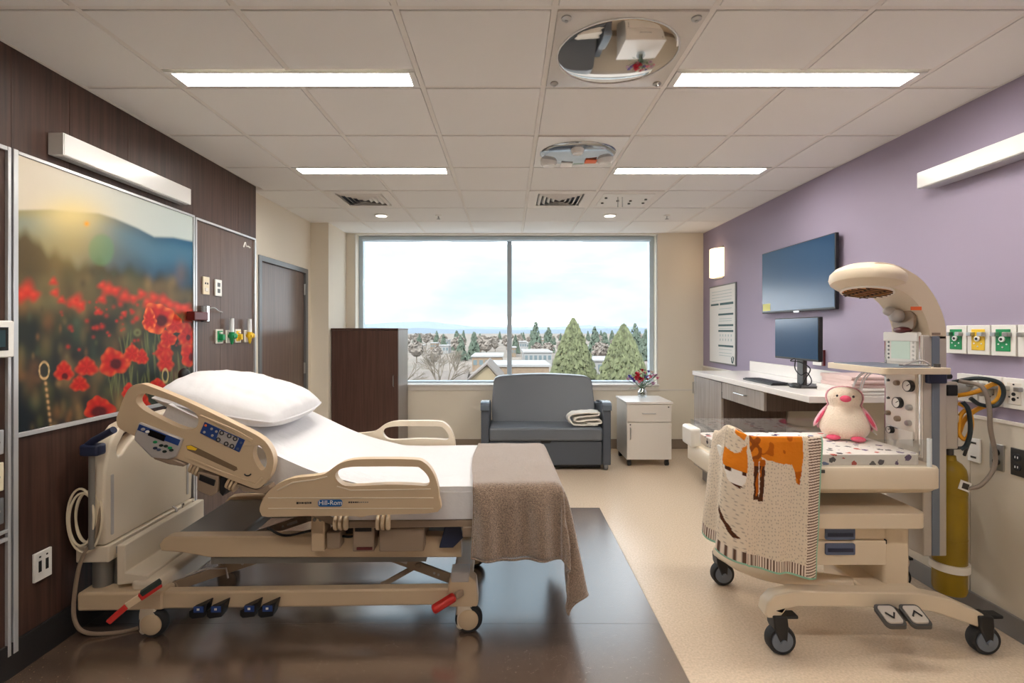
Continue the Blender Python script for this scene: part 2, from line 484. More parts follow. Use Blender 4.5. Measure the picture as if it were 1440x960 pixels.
hb = MB().box(-2.266, -2.258, 4.50, 4.56, 0.92, 1.06).cyl((-2.26, 4.53, 1.0), (-2.20, 4.53, 1.0), 0.011, n=10).tube([(-2.205, 4.53, 1.0), (-2.20, 4.58, 1.0), (-2.20, 4.66, 1.0)], 0.010, 8)
build(hb, 'lever_handle', 'steel', dr)
struct(build(box(-2.45, -2.045, 5.6, 6.55, 0, 2.9), 'column', 'paint_cream'), 'cream painted corner column beside the window')

# window wall
X0, X1, Z0, Z1 = -1.929, 1.893, 0.812, 2.712
wb = MB().box(-2.05, X0, YB, 6.5, 0, 2.9).box(X1, 2.7, YB, 6.5, 0, 2.9).box(X0, X1, YB, 6.5, 0, Z0).box(X0, X1, YB, 6.5, Z1, 2.9)
struct(build(wb, 'wall_back', 'paint_cream'), 'cream wall holding the wide window')
wn = build(MB().box(X0, X0 + 0.055, 6.36, 6.46, Z0, Z1).box(X1 - 0.055, X1, 6.36, 6.46, Z0, Z1).box(X0 + 0.055, X1 - 0.055, 6.36, 6.46, Z0, Z0 + 0.03)
           .box(X0 + 0.055, X1 - 0.055, 6.36, 6.46, Z1 - 0.05, Z1), 'window_1', 'window_alu', bevel=0.003)
struct(wn, 'wide two-pane window with grey aluminium frame')
build(box(-0.008, 0.052, 6.345, 6.46, Z0 + 0.03, Z1 - 0.05), 'mullion', 'window_alu', wn, bevel=0.003)
build(box(X0 + 0.055, -0.008, 6.41, 6.416, Z0 + 0.03, Z1 - 0.05), 'pane', 'window_glass', wn)
build(box(0.052, X1 - 0.055, 6.41, 6.416, Z0 + 0.03, Z1 - 0.05), 'pane', 'window_glass', wn)
for a, b in ((X0 - 0.012, X0), (X1, X1 + 0.012)):
    build(box(a, b, YB - 0.006, YB + 0.02, Z0 - 0.05, Z1), 'edge_bead', 'cap_white', wn)
build(box(X0 - 0.02, X1 + 0.02, YB - 0.03, 6.37, Z0 - 0.02, Z0 + 0.004), 'window_sill', 'quartz', wn, bevel=0.004)
build(box(X0 - 0.02, X1 + 0.02, YB - 0.014, YB + 0.01, Z0 - 0.075, Z0 - 0.02), 'sill_apron', 'cap_white', wn, bevel=0.002)
build(MB().cyl((X0 + 0.06, 6.315, 2.675), (X1 - 0.06, 6.315, 2.675), 0.03, n=14), 'shade_roller', 'window_alu', wn)
struct(build(box(X1 + 0.03, XR, YB - 0.008, YB + 0.01, 0.735, 0.75), 'trim_1', 'cap_white'), 'thin chair rail below the window')
struct(build(box(-2.045, XR, YB - 0.012, YB + 0.01, 0, 0.12), 'baseboard_back', 'base_tan', bevel=0.003), 'tan cove base below the window')

# purple wall on the right with a pale wainscot
wr = struct(build(box(XR, 2.7, YF, 6.5, 0, 2.9), 'wall_right', 'paint_purple'), 'muted purple painted wall with pale wainscot')
e_ = [YF, -0.8, 0.4, 1.6, 2.17, 2.62, 3.4, 4.6, 5.4, YB]
for a, b in zip(e_[:-1], e_[1:]):
    build(box(XR - 0.012, XR + 0.004, a + 0.0015, b - 0.0015, 0.10, 1.04), 'wainscot_panel', 'wainscot', wr, bevel=0.002, seg=1)
build(box(XR - 0.018, XR, YF, YB, 1.035, 1.052), 'cap_rail', 'cap_white', wr, bevel=0.002)
struct(build(box(XR - 0.022, XR, YF, YB, 0, 0.112), 'baseboard_right', 'base_grey', bevel=0.003), 'grey cove base along the purple wall')
struct(build(box(-2.45, 2.7, YF - 0.15, YF, 0, 2.9), 'wall_front', 'paint_cream'), 'cream wall behind the viewer')

# ------------------------------------------------------------------ ceiling fittings
lab = ['long recessed ceiling light above the overbed lamp, beside the headwall', 'long recessed ceiling light beside the large oval mirror, near the purple wall',
       'slim recessed ceiling light between bed and window, left of mullion', 'slim recessed ceiling light between the television and small mirror panel']
for i, (x0, x1, y0, y1) in enumerate(lights):
    l = lab[i] if i < 4 else ['added ceiling fill light overhead by the headwall, out of view', 'added ceiling fill light overhead by the purple wall, out of view',
                              'recessed ceiling light at the rear by the headwall', 'recessed ceiling light at the rear by the purple wall'][i - 4]
    t = thing('ceiling_light', l, 'ceiling light', ((x0 + x1) / 2, (y0 + y1) / 2, ZC), group='recessed linear ceiling lights')
    a, b, c, d = x0 + 0.014, x1 - 0.014, y0 + 0.006, y1 - 0.006
    fr = MB()
    for q in ((a, b, c, c + 0.014), (a, b, d - 0.014, d), (a, a + 0.03, c + 0.014, d - 0.014), (b - 0.03, b, c + 0.014, d - 0.014)):
        fr.box(*q, ZC - 0.003, ZC + 0.028)
    build(fr, 'frame', 'lamp_white', t)
    build(box(a + 0.03, b - 0.03, c + 0.014, d - 0.014, ZC + 0.016, ZC + 0.022), 'diffuser', 'lamp_glow', t)

def cell(c, r): return CXS[c] + 0.013, CXS[c + 1] - 0.013, CYS[r] + 0.013, CYS[r + 1] - 0.013
# oval birthing mirror
x0, x1, y0, y1 = cell(4, 7)
t = thing('ceiling_mirror', 'large oval ceiling mirror in a clear glossy square panel', 'mirror', ((x0 + x1) / 2, (y0 + y1) / 2, ZC))
cx_, cy_ = (x0 + x1) / 2, (y0 + y1) / 2
build(MB().prism([(x0, y0), (x1, y0), (x1, y1), (x0, y1)], XY, ZC - 0.004, ZC + 0.008), 'panel', 'clear_panel', t, bevel=0.003)
def dome(cx, cy, rx, ry, drop, n=48, m=10):
    g = MB(); prof = []
    for j in range(m + 1):
        q = j / m; prof.append((max(1e-4, math.sin(q * math.pi / 2)), -drop * math.cos(q * math.pi / 2)))
    return g.lathe([(r, h) for r, h in prof], (cx, cy, ZC - 0.004), 'z', n, rx, ry)
build(dome(cx_, cy_, 0.262, 0.255, 0.003), 'oval_mirror', 'mirror', t, ang=80)
build(MB().tube([(cx_ + 0.264 * math.cos(k * math.pi / 24), cy_ + 0.257 * math.sin(k * math.pi / 24), ZC - 0.005) for k in range(48)], 0.004, 6, closed=True), 'mirror_rim', 'white_gloss', t)
for sx in (-1, 1):
    for sy in (-1, 1):
        build(MB().lathe([(0.02, 0), (0.02, -0.006), (0.008, -0.012), (0.007, -0.016)], (cx_ + sx * 0.255, cy_ + sy * 0.255, ZC - 0.004), 'z', 12), 'screw_cap', 'steel', t)
# second panel with small lamps behind the clear cover
x0, x1, y0, y1 = cell(4, 9); cx_, cy_ = (x0 + x1) / 2, (y0 + y1) / 2
t = thing('ceiling_exam_light', 'smaller square ceiling panel with spot lamps and orange label', 'ceiling light', (cx_, cy_, ZC))
build(box(x0, x1, y0, y1, ZC - 0.004, ZC + 0.008), 'panel', 'clear_panel', t, bevel=0.003)
build(dome(cx_, cy_, 0.262, 0.22, 0.03), 'oval_reflector', mat('reflector', S(176, 182, 188), 0.12, metal=0.9), t, ang=80)
for (dx, dy, r) in ((-0.19, 0.12, 0.06), (0.20, 0.06, 0.055), (-0.02, -0.13, 0.045)):
    build(MB().lathe([(r, 0), (r, -0.03), (r * 0.75, -0.05), (r * 0.6, -0.045)], (cx_ + dx, cy_ + dy, ZC - 0.004), 'z', 20), 'spot_lamp', 'white_gloss', t)
build(box(cx_ - 0.10, cx_ - 0.02, cy_ + 0.10, cy_ + 0.19, ZC - 0.036, ZC - 0.030), 'white_label', 'white_plastic', t)
build(box(cx_ + 0.06, cx_ + 0.14, cy_ + 0.03, cy_ + 0.10, ZC - 0.040, ZC - 0.034), 'warning_label', 'orange_label', t)
# air diffusers
for (c, l) in ((1, 'square louvred air vent above the wardrobe side of the room'), (4, 'square louvred air vent near the middle, above the loveseat')):
    x0, x1, y0, y1 = cell(c, 11); cx_, cy_ = (x0 + x1) / 2, (y0 + y1) / 2
    t = thing('air_vent', l, 'vent', (cx_, cy_, ZC), group='square ceiling air vents')
    build(MB().prism([(x0, y0), (x1, y0), (x1, y1), (x0, y1)], XY, ZC - 0.003, ZC + 0.004, [[(cx_ - .21, cy_ - .21), (cx_ - .21, cy_ + .21), (cx_ + .21, cy_ + .21), (cx_ + .21, cy_ - .21)]]), 'frame', 'grid_white', t)
    build(box(cx_ - .21, cx_ + .21, cy_ - .21, cy_ + .21, ZC + 0.018, ZC + 0.024), 'throat', mat('vent_dark', S(70, 78, 92), 0.6) if 'vent_dark' not in MATS else 'vent_dark', t)
    for k in range(5):
        s = 0.20 - k * 0.042; q = s - 0.026
        g = MB(); vs = []
        for a, z in ((s, ZC + 0.012), (q, ZC - 0.012)):
            vs += [(cx_ - a, cy_ - a, z), (cx_ + a, cy_ - a, z), (cx_ + a, cy_ + a, z), (cx_ - a, cy_ + a, z)]
        g.add(vs, [(0, 1, 5, 4), (1, 2, 6, 5), (2, 3, 7, 6), (3, 0, 4, 7)])
        build(g, 'louvre', 'grid_white', t, solid=0.003)
# access panel with two hanging rods
x0, x1, y0, y1 = cell(5, 11); cx_, cy_ = (x0 + x1) / 2, (y0 + y1) / 2
t = thing('ceiling_service_panel', 'white ceiling service panel with ports and two hanging rods', 'panel', (cx_, cy_, ZC))
build(box(x0, x1, y0, y1, ZC - 0.003, ZC + 0.01), 'panel', 'grid_white', t, bevel=0.002)
build(box(x0 + 0.06, x1 - 0.06, y0 + 0.08, y1 - 0.08, ZC - 0.008, ZC - 0.003), 'plate', 'white_plastic', t, bevel=0.002)
for dx, dy in ((-.19, -.1), (-.19, .08), (-.06, .0), (.06, 0), (.07, .1), (.19, -.05), (.2, .08)):
    build(MB().cyl((cx_ + dx, cy_ + dy, ZC - 0.008), (cx_ + dx, cy_ + dy, ZC - 0.018), 0.013, n=10), 'port', 'dark_steel', t)
for dx in (-.085, -.045):
    build(MB().cyl((cx_ + dx, cy_ - .12, ZC - 0.005), (cx_ + dx, cy_ - .12, ZC - 0.10), 0.004, n=8), 'hanging_rod', 'steel', t)
for x, l in ((-1.35, 'small round downlight near the wardrobe, behind the air vent'), (1.09, 'small round downlight below the white service panel')):
    t = thing('downlight', l, 'ceiling light', (x, 5.24, ZC), group='small round downlights')
    build(MB().lathe([(0.075, 0), (0.075, -0.008), (0.058, -0.012), (0.056, -0.004)], (x, 5.24, ZC), 'z', 28), 'rim', 'white_plastic', t)
    build(MB().lathe([(0.056, -0.008), (0.03, -0.010), (0.001, -0.011)], (x, 5.24, ZC), 'z', 24), 'lens', 'downlight_glow', t)
for x, l in ((-0.74, 'ceiling fire sprinkler on the wardrobe side of the mullion'), (1.70, 'ceiling fire sprinkler nearest the purple wall')):
    t = thing('sprinkler', l, 'sprinkler', (x, 5.24, ZC), group='ceiling fire sprinklers')
    build(MB().lathe([(0.035, 0), (0.033, -0.008), (0.012, -0.012)], (x, 5.24, ZC), 'z', 20), 'escutcheon', 'white_plastic', t)
    build(MB().cyl((x, 5.24, ZC - 0.01), (x, 5.24, ZC - 0.04), 0.007, n=8).lathe([(0.02, -0.04), (0.02, -0.044), (0.004, -0.046)], (x, 5.24, ZC), 'z', 12), 'spray_head', 'steel', t)

# wall lamps
def overbed(name, label, xw, xf, y0, y1, z0, z1):
    t = thing(name, label, 'wall lamp', ((xw + xf) / 2, (y0 + y1) / 2, z0))
    a, b = min(xw, xf), max(xw, xf)
    build(box(a, b, y0, y1, z0, z1), 'housing', 'lamp_white', t, bevel=0.003)
    s = 0.002 if xf > xw else -0.002
    build(box(min(xf, xf + s), max(xf, xf + s), y0 + 0.004, y1 - 0.004, z0 + 0.004, z1 - 0.004), 'front_cover', 'white_gloss', t)
    for y in (y0, y1):
        build(box(a, b, y - 0.0015, y + 0.0015, z0 + 0.002, z1 - 0.002), 'end_cap', 'lamp_white', t)
    build(box(a + 0.012, b - 0.012, y0 + 0.02, y1 - 0.02, z0 - 0.003, z0 + 0.002), 'lower_lens', 'aluminium', t)
overbed('overbed_lamp', 'long white box lamp on the wood headwall above poppy picture', XL, XL + 0.07, 2.297, 3.22, 2.32, 2.425)
overbed('wall_lamp', 'long white box lamp high on the purple wall', XR, XR - 0.10, 1.55, 2.851, 2.32, 2.413)
t = thing('wall_sconce', 'glowing half-round wall sconce by the window corner', 'wall lamp', (XR, 5.75, 2.11))
g = MB(); prof = [(XR - 0.10 * math.sin(math.pi * k / 12), 5.755 - 0.135 * math.cos(math.pi * k / 12)) for k in range(13)]
build(g.prism(prof, XY, 2.12, 2.45), 'shade', 'sconce_glow', t, ang=30)
build(box(XR - 0.012, XR, 5.63, 5.88, 2.10, 2.47), 'back_plate', 'steel', t, bevel=0.002)

# ------------------------------------------------------------------ poppy picture on the headwall
def paint_poppies(Y, Z):
    """colours of the printed poppy meadow at wall positions Y (along the wall) and Z (height)"""
    d = Y
    X = (CX + XL * F / d) * 2.183; V = ((CY - (Z - CH) * F / d) - 200.0) * 2.183
    rng = np.random.RandomState(5)
    lin = lambda *c: np.array(S(*c)[:3])
    sm = lambda a, b, x: np.clip((x - a) / (b - a), 0, 1) ** 2 * (3 - 2 * np.clip((x - a) / (b - a), 0, 1))
    ip = lambda pts: np.interp(X, [p[0] for p in pts], [p[1] for p in pts])
    C = np.zeros(X.shape + (3,))
    def lay(col, a):
        nonlocal C
        C = C * (1 - a[..., None]) + np.asarray(col) * a[..., None]
    g = sm(52, 588, X)[..., None]
    C = lin(214, 203, 184) * (1 - g) + lin(196, 208, 206) * g
    wob = 4 * np.sin(X / 17.0) + 3 * np.sin(X / 7.3 + 1)
    ridge = ip([(52, 208), (150, 206), (230, 214), (300, 218), (350, 234), (420, 264), (470, 290), (530, 292), (588, 304)])
    mt = lin(150, 142, 104) * (1 - g) + lin(30, 88, 122) * g
    far = sm(-6, 6, V - ridge); lay(mt, far)
    lay(lin(96, 140, 160), sm(0, 40, V - ridge) * (1 - sm(40, 120, V - ridge)) * 0.35 * far)
    lay(lin(16, 60, 88), sm(60, 150, V - ridge) * g[..., 0] * 0.7)
    bush = ip([(52, 275), (100, 290), (150, 330), (220, 362), (330, 372), (400, 392), (500, 412), (588, 446)]) + wob * 2
    lay(lin(84, 70, 46) * (1 - g) + lin(40, 50, 44) * g, sm(-22, 30, V - bush))
    band = ip([(52, 420), (300, 420), (588, 462)])
    lay(lin(108, 92, 62), sm(-30, 20, V - band) * (1 - sm(70, 120, V - band)) * 0.8)
    lay(lin(38, 44, 40), sm(80, 150, V - band) * 0.92)
    lay(lin(24, 32, 40), sm(120, 330, V - band) * (1 - sm(200, 460, X)) * 0.75)
    lay(lin(236, 214, 150), np.exp(-(((X - 215) / 95) ** 2 + ((V - 225) / 60) ** 2)) * 0.85)
    lay(lin(196, 168, 96), np.exp(-(((X - 230) / 90) ** 2 + ((V - 300) / 90) ** 2)) * 0.45)
    lay(lin(104, 150, 100), sm(1.1, 0.75, np.hypot((X - 307) / 42, (V - 330) / 52)) * 0.5)
    lay(lin(236, 160, 40), np.exp(-((X - 262) ** 2 + (V - 250) ** 2) / 60))
    pal = [(120, 104, 66), (86, 84, 52), (150, 120, 74), (60, 66, 50), (140, 96, 56), (30, 36, 36), (78, 92, 70)]
    for k in range(260):
        bx = rng.uniform(52, 588); by = rng.uniform(400, 880); rr = rng.uniform(5, 20) * (1.5 if by < 500 else 1)
        lay(lin(*pal[rng.randint(len(pal))]), np.exp(-(((X - bx) / rr) ** 2 + ((V - by) / (rr * rng.uniform(1, 2.6))) ** 2)) * rng.uniform(0.2, 0.55))
    for k in range(60):                         # thin stems
        bx = rng.uniform(330, 588); by = rng.uniform(600, 760); s = rng.uniform(-0.2, 0.2)
        lay(lin(112, 116, 70), np.exp(-(((X - bx - s * (V - by)) / 2.2) ** 2)) * sm(-40, -20, V - by) * (1 - sm(25, 60, V - by)) * 0.5)
    for (bx, by, r) in ((78, 455, 30), (62, 470, 22), (100, 470, 18), (160, 428, 13), (165, 462, 14), (185, 485, 12), (228, 490, 24), (246, 500, 14), (310, 440, 14),
                        (330, 452, 20), (310, 482, 14), (352, 456, 16), (380, 474, 20), (408, 480, 14), (432, 466, 15), (450, 492, 16), (470, 478, 18), (500, 486, 18),
                        (520, 500, 18), (545, 508, 16), (566, 510, 18), (584, 522, 14), (298, 520, 10), (378, 526, 9), (575, 545, 14)):
        lay(lin(200, 44, 34), sm(1.5, 0.0, np.hypot((X - bx) / r, (V - by) / r) * (1 + 0.18 * np.sin(3 * np.arctan2(V - by, X - bx) + bx))) * 0.9)
        lay(lin(240, 96, 66), np.exp(-(((X - bx + 3) / (r * .5)) ** 2 + ((V - by + 4) / (r * .4)) ** 2)) * 0.35)
    def poppy(bx, by, rx, ry, soft, dark=(0, 0.15, 0.38), orange=0.3, ph=0.0):
        a = np.arctan2(V - by, X - bx); q = np.hypot((X - bx) / rx, (V - by) / ry) / (1 + 0.13 * np.sin(3 * a + ph) + 0.06 * np.sin(7 * a + 2 * ph))
        al = sm(1.0 + soft, 1.0 - soft, q)
        lay(lin(186, 34, 26), al)
        lay(lin(246, 128, 62), al * sm(0.55, 1.0, q) * orange * (0.6 + 0.4 * np.sin(9 * a + ph)))
        lay(lin(120, 16, 18), al * (0.5 + 0.5 * np.sin(5 * a + ph * 3)) * 0.35)
        if dark:
            lay(lin(40, 16, 22), sm(1.25, 0.6, np.hypot((X - bx - dark[0] * rx) / (dark[2] * rx), (V - by - dark[1] * ry) / (dark[2] * ry))) * 0.85 * al)
    for k in range(70):
        bx = rng.uniform(180, 588); by = 470 + (bx - 180) * 0.12 + abs(rng.normal(0, 70)); rr = rng.uniform(3, 8)
        lay(lin(186, 46, 34), np.exp(-(((X - bx) / rr) ** 2 + ((V - by) / rr) ** 2)) * rng.uniform(0.4, 0.9))
    poppy(192, 704, 27, 28, 0.2, (0.1, 0.5, 0.4)); poppy(262, 690, 32, 26, 0.22, None); poppy(240, 742, 26, 22, 0.25, None)
    poppy(345, 676, 44, 40, 0.12, (0.15, 0.1, 0.45), 0.5, 1.0); poppy(402, 650, 26, 25, 0.16, None, 0.5); poppy(432, 660, 18, 22, 0.2, None)
    poppy(500, 640, 24, 30, 0.22, None, 0.3); poppy(505, 675, 22, 30, 0.25, None); poppy(570, 592, 24, 34, 0.16, (0.2, 0.2, 0.3), 0.4); poppy(578, 652, 26, 34, 0.1, (0.3, 0.2, 0.4), 0.4, 2)
    poppy(300, 816, 46, 33, 0.07, (0, 0.35, 0.6), 0.25, 0.6); poppy(392, 766, 20, 24, 0.12, None, 0.3); poppy(430, 800, 26, 30, 0.1, (0, 0.4, 0.4)); poppy(480, 750, 30, 22, 0.12, None, .3)
    poppy(512, 604, 24, 26, 0.07, None, 0.5, 1.5); poppy(535, 560, 26, 28, 0.07, None, 0.6, 0.3)
    poppy(482, 538, 44, 46, 0.05, (0.25, 0.2, 0.45), 1.0, 2.2); poppy(455, 545, 20, 34, 0.08, None, 1.0, 0.4)
    lay(lin(124, 130, 80), np.exp(-((np.hypot(X - 418, V - 584) - 8) / 4.5) ** 2) * 0.55)
    loop = np.abs(np.hypot((X - 131) / 15, (V - 700) / 26) - 1)
    dots = 0.55 + 0.45 * np.sin(V / 3.0)
    lay(lin(214, 178, 124), sm(0.22, 0.06, loop) * (0.5 + 0.5 * dots))
    lay(lin(206, 160, 110), np.exp(-((X - 134 - (V - 726) * 0.12) / 4.2) ** 2) * sm(716, 728, V) * (1 - sm(866, 874, V)) * dots * 0.95)
    loop = np.abs(np.hypot((X - 504) / 9, (V - 716) / 20) - 1)
    lay(lin(190, 170, 110), sm(0.3, 0.08, loop) * 0.8)
    return C

t = thing('poppy_picture', 'large framed photograph of red poppies on the wood headwall', 'picture', (XL, 2.74, 1.045))
NU, NV = 320, 320
yy = np.linspace(2.144, 3.337, NU + 1); zz = np.linspace(1.052, 2.267, NV + 1)
YY, ZZ = np.meshgrid(yy, zz)
g = MB(); xa = XL + 0.007
g.v = [(xa, float(a), float(b)) for a, b in zip(YY.ravel(), ZZ.ravel())]
g.f = [(j * (NU + 1) + i, j * (NU + 1) + i + 1, (j + 1) * (NU + 1) + i + 1, (j + 1) * (NU + 1) + i) for j in range(NV) for i in range(NU)]
paint_mat('poppy_print', 0.4, 0.2)
o = build(g, 'printed_sheet', 'poppy_print', t, recalc=False)
colour_layer(o, paint_poppies(YY, ZZ).reshape(-1, 3))
build(box(XL - 0.013, XL + 0.006, 2.144, 3.337, 1.052, 2.267), 'backing_board', 'white_plastic', t)

# ------------------------------------------------------------------ things on the headwall
def plate(name, label, cat, xw, s, y0, y1, z0, z1, m, dep=0.008, group=None):
    """a wall plate on the wall x = xw; s is the side the room is on"""
    t = thing(name, label, cat, (xw, (y0 + y1) / 2, z0), group=group)
    a, b = sorted((xw, xw + s * dep))
    build(box(a, b, y0, y1, z0, z1), 'cover_plate', m, t, bevel=0.003)
    return t
def bit(t, name, m, xw, s, d0, d1, y0, y1, z0, z1, bevel=0.0):
    a, b = sorted((xw + s * d0, xw + s * d1))
    return build(box(a, b, y0, y1, z0, z1), name, m, t, bevel=bevel)

t = plate('power_outlet', 'white wall outlet low on the headwall near the bed cable', 'outlet', XL, 1, 2.217, 2.303, 0.355, 0.486, 'white_plastic', 0.012)
for y in (2.243, 2.277):
    bit(t, 'socket_slot', 'black', XL, 1, 0.011, 0.0135, y - 0.007, y + 0.007, 0.395, 0.445)
    bit(t, 'socket_pin_hole', 'black', XL, 1, 0.011, 0.0135, y - 0.004, y + 0.004, 0.46, 0.467)
t = plate('nurse_call_plate', 'beige nurse call plate on the headwall', 'wall plate', XL, 1, 3.45, 3.524, 1.753, 1.879, 'ivory', 0.01)
for y in (3.475, 3.499): bit(t, 'jack', 'black', XL, 1, 0.009, 0.0115, y - 0.006, y + 0.006, 1.825, 1.838)
bit(t, 'button', 'cap_white', XL, 1, 0.009, 0.014, 3.47, 3.504, 1.775, 1.80, 0.002)
t = plate('power_outlet', 'white double outlet high on the headwall beside beige plate', 'outlet', XL, 1, 3.592, 3.672, 1.752, 1.873, 'white_plastic', 0.012)
for z in (1.79, 1.835): bit(t, 'socket', 'dark_steel', XL, 1, 0.011, 0.014, 3.616, 3.648, z - 0.015, z + 0.015, 0.004)
t = thing('wall_bracket', 'dark red clamp bracket fixed at the picture edge', 'bracket', (XL, 3.37, 1.56))
bit(t, 'clamp_block', 'maroon', XL, 1, 0.014, 0.07, 3.26, 3.41, 1.565, 1.625, 0.006)
bit(t, 'steel_jaw', 'chrome', XL, 1, 0.0, 0.06, 3.41, 3.44, 1.56, 1.67, 0.003)
build(MB().cyl((XL + 0.03, 3.40, 1.57), (XL + 0.03, 3.47, 1.57), 0.014, n=12), 'screw_knob', 'black', t)
build(MB().tube(cr([(XL + 0.02, 3.44, 1.645), (XL + 0.04, 3.52, 1.66), (XL + 0.03, 3.60, 1.64), (XL + 0.01, 3.68, 1.635)], 6), 0.004, 6), 'wire_hook', 'steel', t)
for (n, l, y0, y1, c) in (('gas_outlet', 'green oxygen wall outlet on the headwall', 3.60, 3.69, 'green'), ('gas_outlet', 'yellow medical air wall outlet on the headwall', 3.853, 3.935, 'yellow')):
    t = plate(n, l, 'gas outlet', XL, 1, y0, y1, 1.40, 1.507, 'cap_white', 0.012, 'headwall gas outlets')
    bit(t, 'colour_plate', c, XL, 1, 0.011, 0.016, y0 + 0.012, y1 - 0.012, 1.412, 1.495, 0.002)
    bit(t, 'latch', c, XL, 1, 0.015, 0.045, y0 + 0.028, y1 - 0.028, 1.425, 1.468, 0.004)
    bit(t, 'release_tab', 'cap_white', XL, 1, 0.015, 0.03, y0 + 0.03, y1 - 0.03, 1.472, 1.486, 0.003)
for (l, y, c) in (('clear tube flowmeter with green knob on the headwall', 3.76, 'green'), ('clear tube flowmeter with yellow knob on the headwall', 4.02, 'yellow')):
    t = thing('flowmeter', l, 'flowmeter', (XL, y, 1.39), group='headwall flowmeters')
    bit(t, 'mount_plate', 'cap_white', XL, 1, 0, 0.012, y - 0.03, y + 0.045, 1.40, 1.50, 0.003)
    build(MB().cyl((XL + 0.036, y, 1.48), (XL + 0.036, y, 1.59), 0.016, n=14), 'gauge_tube', mat('tube_pale', S(228, 232, 234), 0.15) if 'tube_pale' not in MATS else 'tube_pale', t)
    build(MB().cyl((XL + 0.01, y, 1.455), (XL + 0.06, y, 1.455), 0.014, n=12).cyl((XL + 0.036, y, 1.44), (XL + 0.036, y, 1.485), 0.020, n=14), 'valve_body', c, t)
    build(MB().lathe([(0.008, 0), (0.022, 0.006), (0.022, 0.026), (0.012, 0.03)], (XL + 0.036, y + 0.02, 1.455), 'y', 14), 'knob', c, t)
    build(MB().lathe([(0.016, 0.05), (0.012, 0.02), (0.006, 0.0)], (XL + 0.036, y, 1.39), 'z', 12), 'hose_barb', c, t)
# the instruments at the picture's left
t = thing('wall_screen', 'small wall instrument with white frame and dark screen', 'instrument', (XL, 2.0, 1.385))
bit(t, 'bezel', 'white_plastic', XL, 1, 0, 0.05, 1.80, 2.09, 1.385, 1.54, 0.006)
build(box(XL + 0.048, XL + 0.052, 1.83, 2.062, 1.415, 1.512), 'screen', 'black_gloss', t)
build(box(XL + 0.052, XL + 0.0525, 2.0, 2.05, 1.43, 1.50), 'display', mat('dim_teal', S(40, 62, 66), 0.2), t)
for (l, z0, z1, m) in (('brushed metal wall plate by the small screen', 0.975, 1.078, 'aluminium'), ('beige wall plate below the brushed metal one', 0.82, 0.94, 'ivory'), ('grey wall plate just above the double rail', 0.68, 0.79, 'frame_grey')):
    t = plate('wall_plate', l, 'wall plate', XL, 1, 1.80, 2.085, z0, z1, m, 0.01)
    for y in (1.82, 2.065): bit(t, 'screw', 'steel', XL, 1, 0.009, 0.012, y - 0.004, y + 0.004, (z0 + z1) / 2 - 0.004, (z0 + z1) / 2 + 0.004)

# ------------------------------------------------------------------ wardrobe
t = thing('wardrobe', 'dark walnut wardrobe cabinet standing beside the window', 'wardrobe', (-1.645, 5.93, 0))
build(MB().box(-2.03, -1.262, 5.672, 6.20, 0.08, 1.50), 'body', mat('wood_lit_side', S(128, 118, 110), 0.35, var=0.15, vscale=12, vstretch=(5, 5, .2)), t, bevel=0.002)  # window light on the side is put into a paler wood colour
build(box(-2.00, -1.29, 5.70, 6.19, 0, 0.08), 'plinth', 'seam_dark', t)
build(box(-2.035, -1.259, 5.645, 6.205, 1.50, 1.522), 'top_panel', 'wood_cabinet', t, bevel=0.002)
d = build(box(-2.028, -1.264, 5.652, 5.671, 0.085, 1.497), 'door', 'wood_cabinet', t, bevel=0.002)
build(MB().tube([(-1.315, 5.652, 0.85), (-1.315, 5.625, 0.86), (-1.315, 5.625, 0.97), (-1.315, 5.652, 0.98)], 0.005, 8), 'handle', 'steel', d)

# ------------------------------------------------------------------ loveseat
mat('vinyl_slate', S(102, 108, 116), 0.32, spec=0.45, bump=0.06, bscale=160)
mat('vinyl_slate_dark', S(80, 86, 95), 0.45, spec=0.4, bump=0.05, bscale=160)
t = thing('loveseat', 'slate grey vinyl sleeper loveseat below the window', 'sofa', (0.41, 5.6, 0))
XA, XB = -0.285, 1.10
g = MB().box(XA + 0.09, XB - 0.09, 5.24, 6.0, 0.055, 0.315)
build(g, 'base_front', 'vinyl_slate_dark', t, bevel=0.012)
build(MB().prism([(0.345, 0.318), (0.365, 0.292), (0.45, 0.292), (0.47, 0.318)], xz(), 5.236, 5.246), 'pull_notch', 'black', t)
build(box(XA + 0.088, XB - 0.088, 5.215, 5.75, 0.318, 0.46), 'seat_cushion', 'vinyl_slate', t, bevel=0.025, seg=4)
# arched, slightly tapered backrest
out = []
for x, z in ((-0.178, 0.455), (-0.185, 0.60), (-0.168, 0.90), (-0.15, 0.935), (-0.11, 0.953)): out.append((x, z))
for k in range(9):
    q = k / 8; out.append((-0.06 + q * 0.94, 0.962 + 0.022 * math.sin(math.pi * q)))
for x, z in ((0.93, 0.953), (0.965, 0.935), (0.985, 0.90), (1.003, 0.60), (0.995, 0.455)): out.append((x, z))
bk = build(MB().prism(out, lambda u, v, w: (u, w + (v - 0.455) * 0.34, v), 5.60, 5.76), 'backrest', 'vinyl_slate', t, bevel=0.028, seg=4)
build(MB().tube([(-0.17, 5.603, 0.46), (-0.178, 5.652, 0.60), (-0.162, 5.754, 0.90), (-0.11, 5.768, 0.945), (0.41, 5.778, 0.975), (0.93, 5.768, 0.945), (0.978, 5.754, 0.90), (0.996, 5.652, 0.6), (0.988, 5.603, 0.46)], 0.006, 6), 'piping', 'vinyl_slate', bk)
